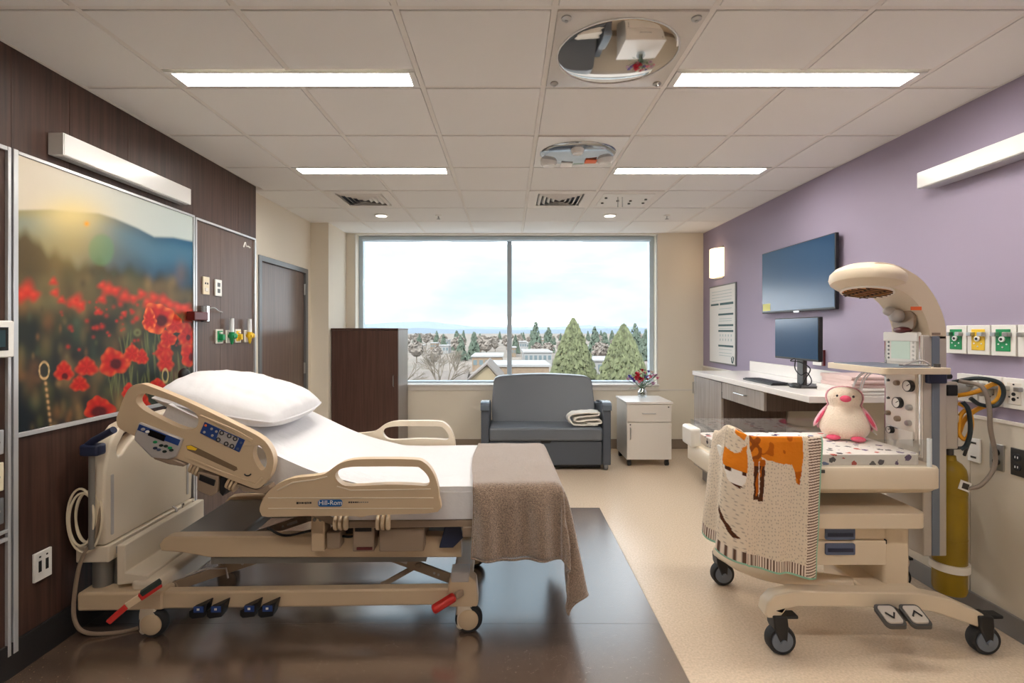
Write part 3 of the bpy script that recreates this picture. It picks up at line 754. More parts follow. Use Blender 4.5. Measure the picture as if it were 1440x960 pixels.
for s, xa, xb in ((-1, XA, XA + 0.085), (1, XB - 0.085, XB)):
    prof = [(5.22, 0.06), (5.22, 0.62), (5.235, 0.68), (5.28, 0.705), (5.40, 0.70), (5.60, 0.675), (5.80, 0.65), (5.95, 0.64), (5.95, 0.06)]
    a = build(MB().prism(prof, YZ, xa, xb), 'arm', 'vinyl_slate_dark', t, bevel=0.014, seg=3)
    cap = [(5.205, 0.645), (5.205, 0.70), (5.225, 0.725), (5.28, 0.735), (5.42, 0.728), (5.62, 0.70), (5.62, 0.682), (5.42, 0.705), (5.28, 0.71), (5.24, 0.70), (5.228, 0.645)]
    build(MB().prism(cap, YZ, xa - 0.004, xb + 0.004), 'arm_cap', mat('poly_slate', S(96, 108, 122), 0.22, spec=0.6) if 'poly_slate' not in MATS else 'poly_slate', a, bevel=0.004)
for x in (XA + 0.06, XB - 0.05):
    for y in (5.27, 5.90):
        w = build(MB().lathe([(0.012, -0.02), (0.045, -0.02), (0.05, -0.012), (0.05, 0.012), (0.045, 0.02), (0.012, 0.02)], (x, y, 0.05), 'x', 20), 'caster', 'frame_grey', t)
build(box(XA + 0.10, XB - 0.10, 5.30, 5.9, 0.02, 0.06), 'under_frame', 'black', t)

# folded white towel on the seat
mat('towel', S(242, 238, 230), 0.95, spec=0.1, bump=0.35, bscale=220, sheen=0.3)
path = [(0.85, 0.492), (0.95, 0.488), (1.00, 0.495), (1.003, 0.515), (0.98, 0.530), (0.86, 0.525), (0.76, 0.512), (0.73, 0.53), (0.76, 0.552), (0.85, 0.565), (0.98, 0.575), (1.00, 0.588),
        (0.985, 0.603), (0.90, 0.605), (0.76, 0.598), (0.70, 0.585), (0.672, 0.545), (0.69, 0.495), (0.74, 0.476), (0.84, 0.4735), (0.97, 0.4735)]
P2 = cr([(a - 0.01, 0, b + 0.006) for a, b in path], 5)
g = MB(); ny = 10
for j in range(ny + 1):
    y = 5.26 + 0.20 * j / ny
    for p in P2:
        g.v.append((p.x + 0.012 * math.sin(j * 0.9 + p.z * 40), y + 0.15 * (p.x - 0.85) * 0.3, p.z + 0.002 * math.sin(p.x * 60 + j)))
m_ = len(P2)
g.f = [(j * m_ + i, j * m_ + i + 1, (j + 1) * m_ + i + 1, (j + 1) * m_ + i) for j in range(ny) for i in range(m_ - 1)]
tag(build(g, 'folded_towel', 'towel', solid=0.014, ang=80), 'folded white towel lying on the grey loveseat', 'towel')

# ------------------------------------------------------------------ bedside cabinet and flowers
mat('laminate_white', S(226, 220, 212), 0.4)
t = thing('bedside_cabinet', 'small white bedside cabinet on black casters', 'cabinet', (1.553, 5.64, 0))
build(box(1.308, 1.800, 5.40, 5.885, 0.075, 0.69), 'body', 'laminate_white', t, bevel=0.003)
build(box(1.298, 1.812, 5.375, 5.895, 0.69, 0.713), 'top_panel', 'quartz', t, bevel=0.003)
d = build(box(1.31, 1.798, 5.385, 5.40, 0.492, 0.684), 'drawer', 'laminate_white', t, bevel=0.002)
build(MB().tube([(1.48, 5.386, 0.585), (1.48, 5.368, 0.585), (1.62, 5.368, 0.585), (1.62, 5.386, 0.585)], 0.005, 8), 'drawer_handle', 'steel', d)
build(MB().cyl((1.765, 5.387, 0.655), (1.765, 5.382, 0.655), 0.008, n=12), 'lock', 'dark_steel', d)
d = build(box(1.31, 1.798, 5.385, 5.40, 0.08, 0.482), 'door', 'laminate_white', t, bevel=0.002)
build(MB().tube([(1.345, 5.386, 0.43), (1.345, 5.366, 0.42), (1.345, 5.366, 0.31), (1.345, 5.386, 0.30)], 0.005, 8), 'door_handle', 'steel', d)
build(MB().cyl((1.345, 5.387, 0.462), (1.345, 5.382, 0.462), 0.008, n=12), 'lock', 'dark_steel', d)
for x in (1.345, 1.76):
    for y in (5.43, 5.85):
        c_ = build(MB().lathe([(0.006, -0.02), (0.026, -0.02), (0.03, -0.014), (0.03, 0.014), (0.026, 0.02), (0.006, 0.02)], (x, y + 0.01, 0.030), 'x', 18), 'caster', 'black', t)
        build(MB().box(x - 0.018, x + 0.018, y - 0.012, y + 0.02, 0.045, 0.078), 'caster_mount', 'black', c_)
vx, vy, vz = 1.565, 5.70, 0.713
t = thing('flower_vase', 'small clear glass vase on the bedside cabinet', 'vase', (vx, vy, vz))
build(MB().lathe([(0.034, 0.001), (0.05, 0.012), (0.058, 0.045), (0.05, 0.08), (0.028, 0.108), (0.024, 0.125), (0.038, 0.15), (0.035, 0.15), (0.021, 0.125), (0.025, 0.108), (0.046, 0.078), (0.053, 0.045), (0.045, 0.016), (0.03, 0.008)], (vx, vy, vz), 'z', 28), 'glass_body', 'vase_glass', t, ang=80)
build(MB().lathe([(0.044, 0.012), (0.052, 0.045), (0.048, 0.068), (0.001, 0.068)], (vx, vy, vz), 'z', 24), 'water', 'vase_glass', t)
t = thing('flower_bouquet', 'bouquet of crimson, pink and violet flowers in vase', 'flowers', (vx, vy, vz + 0.02))
mat('stem_green', S(62, 100, 58), 0.6); mat('leaf_green', S(84, 120, 80), 0.6); mat('leaf_grey', S(128, 150, 136), 0.6)
mat('petal_crimson', S(190, 18, 52), 0.6); mat('petal_pink', S(226, 130, 152), 0.6); mat('petal_violet', S(98, 84, 176), 0.6); mat('petal_mauve', S(190, 148, 176), 0.6); mat('petal_cream', S(236, 222, 206), 0.6)
rnd = random.Random(3)
KS = 1.2
heads = [(-0.05, -0.03, 0.245, 0.034, 'petal_crimson'), (-0.065, -0.05, 0.21, 0.034, 'petal_crimson'), (-0.02, -0.05, 0.20, 0.03, 'petal_crimson'), (-0.045, -0.06, 0.185, 0.028, 'petal_pink'),
         (-0.10, 0.0, 0.205, 0.022, 'petal_violet'), (-0.12, 0.02, 0.225, 0.02, 'petal_violet'), (-0.08, 0.0, 0.185, 0.022, 'petal_violet'), (-0.14, 0.0, 0.20, 0.02, 'petal_mauve'),
         (0.03, -0.03, 0.225, 0.022, 'petal_violet'), (0.0, 0.0, 0.285, 0.02, 'petal_crimson'), (0.02, 0.0, 0.26, 0.02, 'petal_pink'), (0.075, -0.02, 0.225, 0.026, 'petal_pink'),
         (0.12, 0.0, 0.235, 0.026, 'petal_mauve'), (0.145, 0.0, 0.21, 0.02, 'petal_pink'), (0.10, 0.03, 0.265, 0.02, 'petal_cream'), (0.10, -0.02, 0.16, 0.024, 'petal_mauve'),
         (-0.03, 0.03, 0.27, 0.018, 'petal_cream'), (0.055, 0.02, 0.20, 0.02, 'petal_crimson'), (0.06, 0.0, 0.275, 0.016, 'petal_violet')]
for (dx, dy, h, r, m_) in heads:
    dx *= KS; h = 0.13 + (h - 0.13) * KS; r *= 1.5
    f = MB().tube(cr([(vx + dx * .12, vy + dy * .12, vz + 0.02), (vx + dx * .18, vy + dy * .2, vz + 0.12), (vx + dx * 0.7, vy + dy * .7, vz + h * 0.8), (vx + dx, vy + dy, vz + h)], 4), 0.0022, 5)
    s_ = build(f, 'flower', 'stem_green', t)
    pt = MB(); n_ = 9
    for k in range(n_):
        a = 2 * math.pi * k / n_ + rnd.random(); ti = 0.25 + 0.5 * (k % 3) / 2
        dr_ = Vector((math.cos(a) * math.cos(ti), math.sin(a) * math.cos(ti), math.sin(ti))); sd_ = Vector((-math.sin(a), math.cos(a), 0))
        c_ = Vector((vx + dx, vy + dy, vz + h))
        pt.add([c_, c_ + dr_ * r * .6 + sd_ * r * .38, c_ + dr_ * r + Vector((0, 0, r * .15)), c_ + dr_ * r * .6 - sd_ * r * .38], [(0, 1, 2, 3)])
    pt.ell((vx + dx, vy + dy, vz + h), (r * .45, r * .45, r * .4), 8, 5)
    build(pt, 'petals', m_, s_, recalc=False)
for k in range(34):
    a = rnd.uniform(0, 6.28); rr = rnd.uniform(0.04, 0.16); h = rnd.uniform(0.14, 0.29) - rr * 0.2
    p = Vector((vx + math.cos(a) * rr, vy + math.sin(a) * rr * .6, vz + h)); b_ = Vector((vx, vy, vz + 0.14)); d_ = (p - b_).normalized()
    s_ = d_.cross(Vector((rnd.uniform(-.4, .4), rnd.uniform(-.4, .4), 1))).normalized()
    L_ = rnd.uniform(0.03, 0.055); w_ = rnd.uniform(0.007, 0.014)
    lf = MB().add([p - d_ * L_, p + s_ * w_, p + d_ * L_, p - s_ * w_], [(0, 1, 2, 3)]).tube([b_, p - d_ * L_], 0.0014, 4)
    build(lf, 'leaf', 'leaf_green' if k % 3 else 'leaf_grey', t, recalc=False)

# ------------------------------------------------------------------ charting counter on the right
t = thing('worktop', 'white quartz worktop with backsplash along the purple wall', 'worktop', (2.17, 4.0, 1.045))
build(box(1.868, XR - 0.019, 3.04, 4.965, 1.048, 1.09), 'slab', 'quartz', t, bevel=0.004)
build(box(XR - 0.04, XR - 0.019, 3.04, 4.95, 1.09, 1.19), 'backsplash', 'quartz', t, bevel=0.003)
t = thing('base_cabinet', 'grey woodgrain base cabinet under the worktop, window end', 'cabinet', (2.17, 4.63, 0))
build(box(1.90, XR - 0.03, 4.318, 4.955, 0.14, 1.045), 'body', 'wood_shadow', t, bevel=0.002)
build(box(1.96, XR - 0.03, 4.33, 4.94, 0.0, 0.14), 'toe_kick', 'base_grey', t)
d = build(box(1.88, 1.90, 4.318, 4.952, 0.145, 1.04), 'door', 'wood_grey', t, bevel=0.002)
build(MB().tube([(1.882, 4.91, 0.98), (1.855, 4.91, 0.98), (1.855, 4.91, 0.87), (1.882, 4.91, 0.87)], 0.005, 8), 'door_handle', 'steel', d)
for z in (0.25, 0.93): build(MB().cyl((1.885, 4.312, z - .03), (1.885, 4.312, z + .03), 0.007, n=8), 'hinge', 'dark_steel', d)
t = thing('drawer_unit', 'shallow grey drawer box hung under the worktop', 'drawer', (2.17, 3.96, 0.90))
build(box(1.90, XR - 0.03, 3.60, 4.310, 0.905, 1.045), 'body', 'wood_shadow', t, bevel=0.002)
d = build(box(1.88, 1.90, 3.60, 4.303, 0.905, 1.042), 'drawer_front', 'wood_grey', t, bevel=0.002)
build(MB().tube([(1.882, 4.04, 0.985), (1.858, 4.04, 0.985), (1.858, 3.86, 0.985), (1.882, 3.86, 0.985)], 0.005, 8), 'drawer_handle', 'steel', d)

ZT = 1.09
mat('screen_off_sky', S(38, 68, 100), 0.14, spec=0.25, ior=1.45)  # blue of the reflected sky is put into the base colour
t = thing('computer_monitor', 'black computer monitor on a stand on the white worktop', 'monitor', (2.16, 3.56, ZT))
build(box(2.085, 2.115, 3.29, 3.83, 1.285, 1.59), 'casing', 'black', t, bevel=0.005)
build(box(2.0835, 2.086, 3.297, 3.823, 1.300, 1.583), 'screen', 'screen_off_sky', t)
build(MB().box(2.12, 2.15, 3.52, 3.60, 1.095, 1.44), 'stand_post', 'dark_steel', t, bevel=0.006)
build(MB().box(2.06, 2.28, 3.44, 3.68, ZT, ZT + 0.014), 'stand_foot', 'dark_steel', t, bevel=0.005)
build(MB().box(2.112, 2.135, 3.50, 3.62, 1.38, 1.50), 'tilt_mount', 'black', t, bevel=0.003)
t = thing('keyboard', 'slim black keyboard on the white worktop', 'keyboard', (2.02, 3.85, ZT))
build(box(1.945, 2.085, 3.62, 4.06, ZT, ZT + 0.014), 'case', 'black', t, bevel=0.003)
km = None
for i in range(5):
    for j in range(14):
        if km is None:
            km = build(box(-0.010, 0.010, -0.012, 0.012, 0, 0.006), 'key', mat('key_grey', S(52, 54, 60), 0.5), t, local=True); q = km
        else: q = km.copy(); link(q, t)
        q.location = MW[t.name].inverted() @ Vector((1.968 + i * 0.0245, 3.645 + j * 0.030, ZT + 0.0138))
t = thing('computer_mouse', 'black computer mouse between keyboard and monitor', 'mouse', (2.055, 3.50, ZT))
hm = MB().lathe([(0.033, 0.0), (0.034, 0.010), (0.030, 0.022), (0.018, 0.032), (0.001, 0.035)], (2.055, 3.50, ZT), 'z', 20, 1.0, 1.7)
build(hm, 'shell', 'black', t, ang=80)
build(MB().lathe([(0.008, -0.003), (0.008, 0.003)], (2.055, 3.468, ZT + 0.031), 'x', 12), 'scroll_wheel', 'key_grey', t)
cb = MB().tube(cr([(2.09, 3.56, 1.30), (2.075, 3.60, 1.275), (2.10, 3.53, 1.27), (2.12, 3.44, 1.23), (2.10, 3.46, 1.16), (2.10, 3.50, 1.115), (2.06, 3.53, 1.10), (2.05, 3.545, 1.098)], 7), 0.004, 6)
cb.tube(cr([(2.10, 3.58, 1.29), (2.085, 3.56, 1.22), (2.09, 3.50, 1.18), (2.11, 3.46, 1.20), (2.13, 3.44, 1.14), (2.12, 3.50, 1.10), (2.06, 3.60, 1.097), (2.04, 3.64, 1.1)], 7), 0.004, 6)
tag(build(cb, 'monitor_cable', 'black'), 'looped black cables hanging from the computer monitor', 'cable')
# folded baby blankets on the near end of the worktop
mat('blanket_pink', S(232, 208, 204), 0.95, spec=0.1, bump=0.3, bscale=160); mat('blanket_white', S(240, 236, 232), 0.95, spec=0.1, bump=0.3, bscale=160)
def folded(name, label, x0, x1, y0, y1, z0, z1, m, seed, n=3):
    t = thing(name, label, 'blanket', ((x0 + x1) / 2, (y0 + y1) / 2, z0), group='folded baby blankets on the worktop')
    h = (z1 - z0) / n; r_ = random.Random(seed)
    for k in range(n):
        q = 0.008 * r_.uniform(-1, 1)
        g = MB().prism(rrect(y0 + q, y1 + q, z0 + k * h, z0 + (k + 1) * h - 0.001, h * 0.42, 4), YZ, x0 + 0.01 * r_.random(), x1 - 0.01 * r_.random())
        build(g, 'fold', m, t, bevel=0.004)
    return t
folded('folded_blanket', 'white folded blanket at the bottom of the worktop pile', 2.13, 2.44, 3.06, 3.40, ZT, ZT + 0.045, 'blanket_white', 1, 2)
folded('folded_blanket', 'pale pink folded blanket on top of the worktop pile', 2.15, 2.43, 3.07, 3.38, ZT + 0.045, ZT + 0.12, 'blanket_pink', 2, 3)

# television, board, small plate
t = thing('television', 'flat television hung on the purple wall', 'television', (2.43, 4.15, 1.65))
build(box(2.425, 2.452, 3.63, 4.68, 1.655, 2.225), 'casing', 'black', t, bevel=0.004)
build(box(2.4235, 2.426, 3.640, 4.670, 1.672, 2.217), 'screen', 'screen_off_sky', t)
build(box(2.452, XR, 3.95, 4.35, 1.80, 2.08), 'wall_mount', 'dark_steel', t)
build(box(2.4225, 2.424, 4.53, 4.66, 1.678, 1.745), 'yellow_sticker', mat('sticker_yellow', S(214, 210, 110), 0.5), t)
build(box(2.4215, 2.425, 4.08, 4.16, 1.648, 1.662), 'maker_badge', 'steel', t)
t = thing('care_board', 'white patient care board with dark headings', 'notice board', (XR, 5.65, 1.11))
build(box(XR - 0.014, XR, 5.31, 6.0, 1.11, 2.022), 'frame', 'frame_grey', t, bevel=0.002)
build(box(XR - 0.016, XR - 0.013, 5.325, 5.985, 1.125, 2.007), 'white_sheet', 'white_gloss', t)
mat('print_teal', S(64, 96, 100), 0.6); mat('print_grey', S(170, 186, 188), 0.6)
def line(y0, y1, z, h, m): build(box(XR - 0.0168, XR - 0.0158, y0, y1, z - h / 2, z + h / 2), 'printed_line', m, t)
line(5.36, 5.70, 1.80, 0.026, 'print_teal'); line(5.73, 5.95, 1.80, 0.022, 'print_teal')
for z in (1.68, 1.555, 1.49, 1.32): line(5.36, 5.74, z, 0.022, 'print_teal')
for z in (1.95, 1.915, 1.88, 1.845, 1.745, 1.63, 1.605, 1.52, 1.28, 1.24, 1.21): line(5.40, 5.92 if z > 1.8 else 5.72, z, 0.006, 'print_grey')
for z in (1.44, 1.39):
    for y in (5.40, 5.47, 5.54, 5.61, 5.68): line(y, y + 0.02, z, 0.026, 'print_grey')
build(MB().tube(cr([(XR - 0.017, 5.40, 1.20), (XR - 0.017, 5.39, 1.15), (XR - 0.017, 5.37, 1.14), (XR - 0.017, 5.35, 1.19), (XR - 0.017, 5.37, 1.21)], 4), 0.006, 5), 'leaf_emblem', 'print_teal', t)
t = plate('data_plate', 'small white data plate with red edge behind the monitor', 'wall plate', XR, -1, 3.83, 3.96, 1.22, 1.345, 'white_plastic', 0.02)
bit(t, 'red_edge', 'maroon', XR, -1, 0.004, 0.022, 3.825, 3.845, 1.22, 1.345)
bit(t, 'label', 'print_grey', XR, -1, 0.019, 0.0215, 3.87, 3.93, 1.26, 1.31)

# medical gas and power outlets by the warmer
WX = XR
names = ['green oxygen outlet on the purple wall nearest the warmer column', 'yellow medical air outlet between two green outlets on purple wall', 'green oxygen outlet between the yellow and white outlets on purple wall', 'white vacuum outlet at the end of the purple wall row']
for k, (y0, y1, c) in enumerate(((2.622, 2.742, 'green'), (2.495, 2.615, 'yellow'), (2.366, 2.487, 'green'), (2.237, 2.358, 'white_plastic'))):
    t = plate('gas_outlet', names[k], 'gas outlet', WX, -1, y0, y1, 1.372, 1.526, 'white_plastic', 0.03, 'upper row of wall gas outlets')
    ym = (y0 + y1) / 2
    bit(t, 'colour_plate', c, WX, -1, 0.029, 0.033, ym - 0.036, ym + 0.036, 1.395, 1.505, 0.002)
    for s in (-1, 1): bit(t, 'latch', 'steel', WX, -1, 0.032, 0.055, ym + s * 0.030 - 0.014, ym + s * 0.030 + 0.014, 1.468, 1.49, 0.003)
    build(MB().lathe([(0.014, -0.034), (0.014, -0.040), (0.006, -0.041)], (WX, ym, 1.455), 'x', 16), 'socket_ring', 'white_gloss', t)
    build(MB().lathe([(0.007, -0.041), (0.007, -0.0425)], (WX, ym, 1.455), 'x', 12), 'socket_hole', 'black', t)
    for s, z in ((-0.02, 1.43), (0.02, 1.43), (0, 1.415)): build(MB().lathe([(0.004, -0.033), (0.004, -0.035)], (WX, ym + s, z), 'x', 8), 'pin', 'white_gloss', t)
names = ['lower white outlet with plugged steel adapter behind the hoses', 'lower white outlet where the grey hose plugs in', 'lower white outlet with bare socket at the frame edge']
for k, (y0, y1) in enumerate(((2.560, 2.677), (2.437, 2.552), (2.318, 2.428))):
    t = plate('vacuum_outlet', names[k], 'gas outlet', WX, -1, y0, y1, 1.118, 1.266, 'white_plastic', 0.03, 'lower row of wall gas outlets')
    ym = (y0 + y1) / 2
    bit(t, 'colour_plate', 'cap_white', WX, -1, 0.029, 0.033, ym - 0.034, ym + 0.034, 1.14, 1.245, 0.002)
    for s in (-1, 1): bit(t, 'latch', 'steel', WX, -1, 0.032, 0.055, ym + s * 0.030 - 0.013, ym + s * 0.030 + 0.013, 1.205, 1.228, 0.003)
    for s, z, r_ in ((0, 1.19, 0.009), (0, 1.165, 0.009), (-0.02, 1.175, 0.004), (0.02, 1.175, 0.004), (0, 1.237, 0.004)):
        build(MB().lathe([(r_, -0.033), (r_, -0.0355)], (WX, ym + s, z), 'x', 10), 'socket_hole', 'black', t)
    if k < 2: build(MB().lathe([(0.026, -0.033), (0.026, -0.075), (0.018, -0.09), (0.014, -0.11)], (WX, ym, 1.19), 'x', 16), 'plugged_adapter', 'steel', t)
t = plate('switch_plate', 'narrow white switch plate on the pale wainscot', 'wall plate', XR - 0.012, -1, 2.555, 2.625, 0.805, 0.93, 'white_gloss', 0.01)
for z in (0.83, 0.905): bit(t, 'screw', 'dark_steel', XR - 0.012, -1, 0.009, 0.0115, 2.575, 2.605, z - 0.005, z + 0.005)
for k, (y0, y1, m_, l) in enumerate(((2.435, 2.507, 'steel', 'steel double outlet beside the white switch plate'), (2.335, 2.402, 'dark_steel', 'dark steel double outlet at the frame edge'))):
    t = plate('power_outlet', l, 'outlet', XR - 0.012, -1, y0, y1, 0.795, 0.928, m_, 0.008)
    ym = (y0 + y1) / 2
    for z in (0.838, 0.885):
        so_ = build(MB().lathe([(0.018, -0.007), (0.018, -0.012), (0.012, -0.013)], (XR - 0.012, ym, z), 'x', 16), 'socket', 'rubber', t)
        for s in (-0.006, 0.006): build(box(XR - 0.0262, XR - 0.0245, ym + s - 0.0015, ym + s + 0.0015, z - 0.004, z + 0.006), 'slot', 'white_plastic', so_)

# ------------------------------------------------------------------ hospital bed
BO = Vector((-0.85, 2.78, 0)); BT = R(1.5)
bu = Vector((math.cos(BT), math.sin(BT), 0)); bv = Vector((-math.sin(BT), math.cos(BT), 0))
def B(px, py, ly):
    """bed coordinates (along, height) of a point seen at px, py that lies ly across the bed"""
    a = (px - CX) / F
    d = (ly + bv.dot(BO)) / (math.cos(BT) - a * math.sin(BT))
    p = Vector((a * d, d, 0)) - BO
    return (bu.dot(p), CH - (py - CY) * d / F)
mat('bed_beige', S(204, 180, 148), 0.38, spec=0.45)
mat('bed_light', S(222, 208, 186), 0.35, spec=0.45)
mat('bed_taupe', S(150, 130, 110), 0.42)
mat('bed_grey', S(128, 124, 118), 0.4, metal=0.3)
mat('bed_dark', S(62, 56, 52), 0.5)
mat('panel_grey', S(178, 172, 168), 0.35)
mat('print_brown', S(120, 98, 74), 0.6)
mat('sheet_white', S(222, 221, 223), 0.85, spec=0.15, bump=1.0, bscale=7, bstretch=(1, 1.6, 1), sheen=0.2)
mat('pillow_white', S(222, 221, 223), 0.8, spec=0.15, bump=0.8, bscale=6, sheen=0.2)

bed = thing('hospital_bed', 'beige adjustable hospital bed with raised head and side rails', 'bed', BO, BT)
MW[bed.name] = Matrix.Translation(BO) @ Matrix.Rotation(BT, 4, 'Z')
def bp(mb, name, m, parent=None, **k): return build(mb, name, m, parent or bed, local=True, **k)
LYN = -0.33                                     # near chassis line

# chassis
def chassis_rail(s):
    x0, _ = B(205, 836, LYN); x1, _ = B(655, 836, LYN)
    return MB().box(x0, x1, s * 0.36 if s < 0 else 0.30, s * 0.30 if s < 0 else 0.36, 0.135, 0.218)
for s in (-1, 1): bp(chassis_rail(s), 'base_rail', 'bed_beige', bevel=0.01)
bp(MB().box(-1.02, -0.87, -0.34, 0.34, 0.15, 0.27), 'head_crossbeam', 'bed_light', bevel=0.025, seg=3)
bp(MB().box(0.56, 0.66, -0.30, 0.30, 0.15, 0.23), 'foot_crossbeam', 'bed_beige', bevel=0.012)
bp(MB().box(-1.25, -0.84, -0.37, -0.27, 0.135, 0.225), 'head_corner', 'bed_beige', bevel=0.012)
bp(MB().box(-1.25, -0.84, 0.27, 0.37, 0.135, 0.225), 'head_corner', 'bed_beige', bevel=0.012)
bp(MB().prism([(-1.09, 0.44), (-1.05, 0.44), (-1.05, 0.30), (-0.945, 0.285), (-0.94, 0.255), (-1.09, 0.24)], lambda u, v, t_: (u, t_, v), -0.33, 0.33), 'head_cover', 'bed_light', bevel=0.006)
bp(MB().box(-1.275, -1.117, -0.345, 0.345, 0.36, 0.44), 'headboard_ledge', 'bed_light', bevel=0.006)
bp(MB().cyl((-1.19, -0.28, 0.20), (-1.19, -0.28, 0.37), 0.045, n=16).cyl((-1.13, -0.26, 0.2), (-1.13, -0.26, 0.37), 0.02, n=12), 'actuator', 'bed_grey')
bp(MB().box(-1.17, -1.09, -0.24, 0.24, 0.24, 0.36), 'lift_motor', 'bed_dark', bevel=0.01)
bp(MB().box(-1.115, -1.113, -0.30, -0.20, 0.385, 0.42), 'rating_label', 'panel_grey')
for s in (-1, 1):
    c_ = MB().prism([(0.545, 0.135), (0.545, 0.235), (0.565, 0.30), (0.63, 0.30), (0.685, 0.255), (0.695, 0.16), (0.69, 0.135)], lambda u, v, t_: (u, t_, v), s * 0.375, s * 0.285)
    fc = bp(c_, 'foot_corner', 'bed_beige', bevel=0.008)
    bp(MB().box(0.56, 0.65, s * 0.33 - 0.047, s * 0.33 + 0.047, 0.255, 0.306), 'corner_cap', 'panel_grey', fc, bevel=0.006)

def bed_caster(x, y, s):
    r = 0.068
    t_ = bp(MB().prism([(x - 0.045, 0.145), (x + 0.03, 0.145), (x + 0.03, 0.11), (x - 0.005, 0.03), (x - 0.03, 0.015), (x - 0.05, 0.03), (x - 0.05, 0.12)], lambda u, v, q: (u, q, v), y - 0.022, y + 0.022), 'caster', 'bed_light', bevel=0.008)
    bp(MB().lathe([(r - 0.022, -0.018), (r - 0.006, -0.022), (r, -0.012), (r, 0.012), (r - 0.006, 0.022), (r - 0.022, 0.018)], (x + 0.012, y, r), 'y', 32), 'tyre', 'rubber', t_)
    bp(MB().lathe([(0.012, -0.030), (0.040, -0.030), (r - 0.018, -0.024), (r - 0.018, 0.024), (0.04, 0.030), (0.012, 0.030)], (x + 0.010, y, r), 'y', 28), 'wheel_disc', 'bed_beige', t_)
    return t_
for x in (-0.905, 0.635):
    for y in (-0.35, 0.33): bed_caster(x, y, 1)
# brake levers
h0 = Vector((*[B(226, 820, -0.40)[0]], -0.40, B(226, 820, -0.40)[1])); h1 = Vector((B(178, 852, -0.47)[0], -0.47, B(178, 852, -0.47)[1])); h2 = Vector((B(152, 875, -0.50)[0], -0.50, B(152, 875, -0.50)[1]))
lv = bp(MB().bar(h0.lerp(h1, 0.35), h1, 0.018, 0.030), 'brake_lever', 'bed_beige', bevel=0.003)
bp(MB().bar(h0, h0.lerp(h1, 0.62), 0.026, 0.034), 'lever_pad', 'red', lv, bevel=0.004)
bp(MB().bar(h0 + Vector((0, 0, 0.012)), h0.lerp(h1, 0.58) + Vector((0, 0, 0.012)), 0.030, 0.022), 'lever_grip', mat('dark_green', S(26, 42, 36), 0.5), lv, bevel=0.003)
bp(MB().bar(h1, h2, 0.018, 0.026), 'lever_tip', 'red', lv, bevel=0.004)
q0 = Vector((B(640, 838, -0.40)[0], -0.40, B(640, 838, -0.40)[1])); q1 = Vector((B(608, 858, -0.44)[0], -0.44, B(608, 858, -0.44)[1]))
lv = bp(MB().bar(q0 + Vector((0.035, 0.03, 0.005)), q0, 0.02, 0.03), 'brake_pedal', 'bed_taupe', bevel=0.004)
bp(MB().bar(q0, q1, 0.045, 0.036), 'pedal_pad', 'red', lv, bevel=0.012)
# foot-control pads under the near rail
for px in (287, 311, 357, 382):
    x, z = B(px, 840, -0.37)
    pd_ = bp(MB().prism([(x - 0.045, 0.155), (x + 0.035, 0.19), (x + 0.04, 0.19), (x + 0.025, 0.125), (x - 0.03, 0.118), (x - 0.045, 0.13)], lambda u, v, q: (u, q, v), -0.415, -0.36), 'foot_control', 'black', bevel=0.005)
    bp(MB().box(x - 0.022, x + 0.024, -0.418, -0.414, 0.150, 0.178), 'control_face', 'blue', pd_)
    bp(MB().box(x - 0.006, x + 0.006, -0.4195, -0.417, 0.16, 0.17), 'control_symbol', 'white_plastic', pd_)

# upper frame and lift linkage
out = [B(*p, -0.30) for p in ((229, 762), (236, 753), (250, 751), (420, 750), (648, 750), (650, 780), (300, 780), (262, 773), (232, 771))]
for s in (-1, 1):
    uf = bp(MB().prism(out, lambda u, v, q: (u, q, v), s * 0.33, s * 0.26), 'upper_rail', 'bed_beige', bevel=0.008)
    x0, x1 = B(300, 780, -.3)[0], B(600, 780, -.3)[0]
    bp(MB().box(x0, x1, s * 0.30 - 0.02, s * 0.30 + 0.02, 0.335, 0.372), 'under_channel', 'bed_grey', uf)
bp(MB().box(-0.86, -0.52, -0.28, 0.28, 0.405, 0.458), 'head_plate', 'bed_grey', bevel=0.01)
bp(MB().box(0.30, 0.52, -0.28, 0.28, 0.40, 0.45), 'foot_plate', 'bed_grey', bevel=0.008)
def link_bar(name, pa, pb, ly, w=0.014, h=0.050, m='bed_taupe'):
    a = B(*pa, ly if ly < 0 else -abs(ly)); b = B(*pb, ly if ly < 0 else -abs(ly))
    A_ = Vector((a[0], ly, a[1])); B_ = Vector((b[0], ly, b[1]))
    o = bp(MB().bar(A_, B_, w, h).cyl((A_.x, ly - 0.012, A_.z), (A_.x, ly + 0.012, A_.z), h * 0.55, n=16).cyl((B_.x, ly - 0.012, B_.z), (B_.x, ly + 0.012, B_.z), h * 0.55, n=16), name, m, bevel=0.003)
    d_ = (B_ - A_).normalized()
    if h > 0.04:
        s_ = A_.lerp(B_, 0.8) if pa[1] > pb[1] else A_.lerp(B_, 0.22)
        bp(MB().bar(s_ - d_ * 0.025 + Vector((0, -w * .55, 0)), s_ + d_ * 0.025 + Vector((0, -w * .55, 0)), 0.003, 0.016), 'arm_slot', 'panel_grey', o, bevel=0.001)
        for k in (0.68, 0.74):
            p = A_.lerp(B_, k); bp(MB().cyl((p.x, ly - w * .5 - 0.004, p.z), (p.x, ly - w * .5, p.z), 0.006, n=10), 'pivot_bolt', 'panel_grey', o)
    return o
for ly in (-0.24, 0.24):
    link_bar('lift_arm', (244, 824), (388, 776), ly)
    link_bar('lift_arm', (545, 780), (642, 816), ly)
    link_bar('lift_strut', (538, 822), (588, 794), ly, 0.012, 0.026)
bp(MB().tube([(-0.80, -0.25, 0.25), (-0.70, -0.25, 0.28), (-0.60, -0.25, 0.28), (-0.59, -0.25, 0.23)], 0.005, 6), 'wire_guide', 'panel_grey')
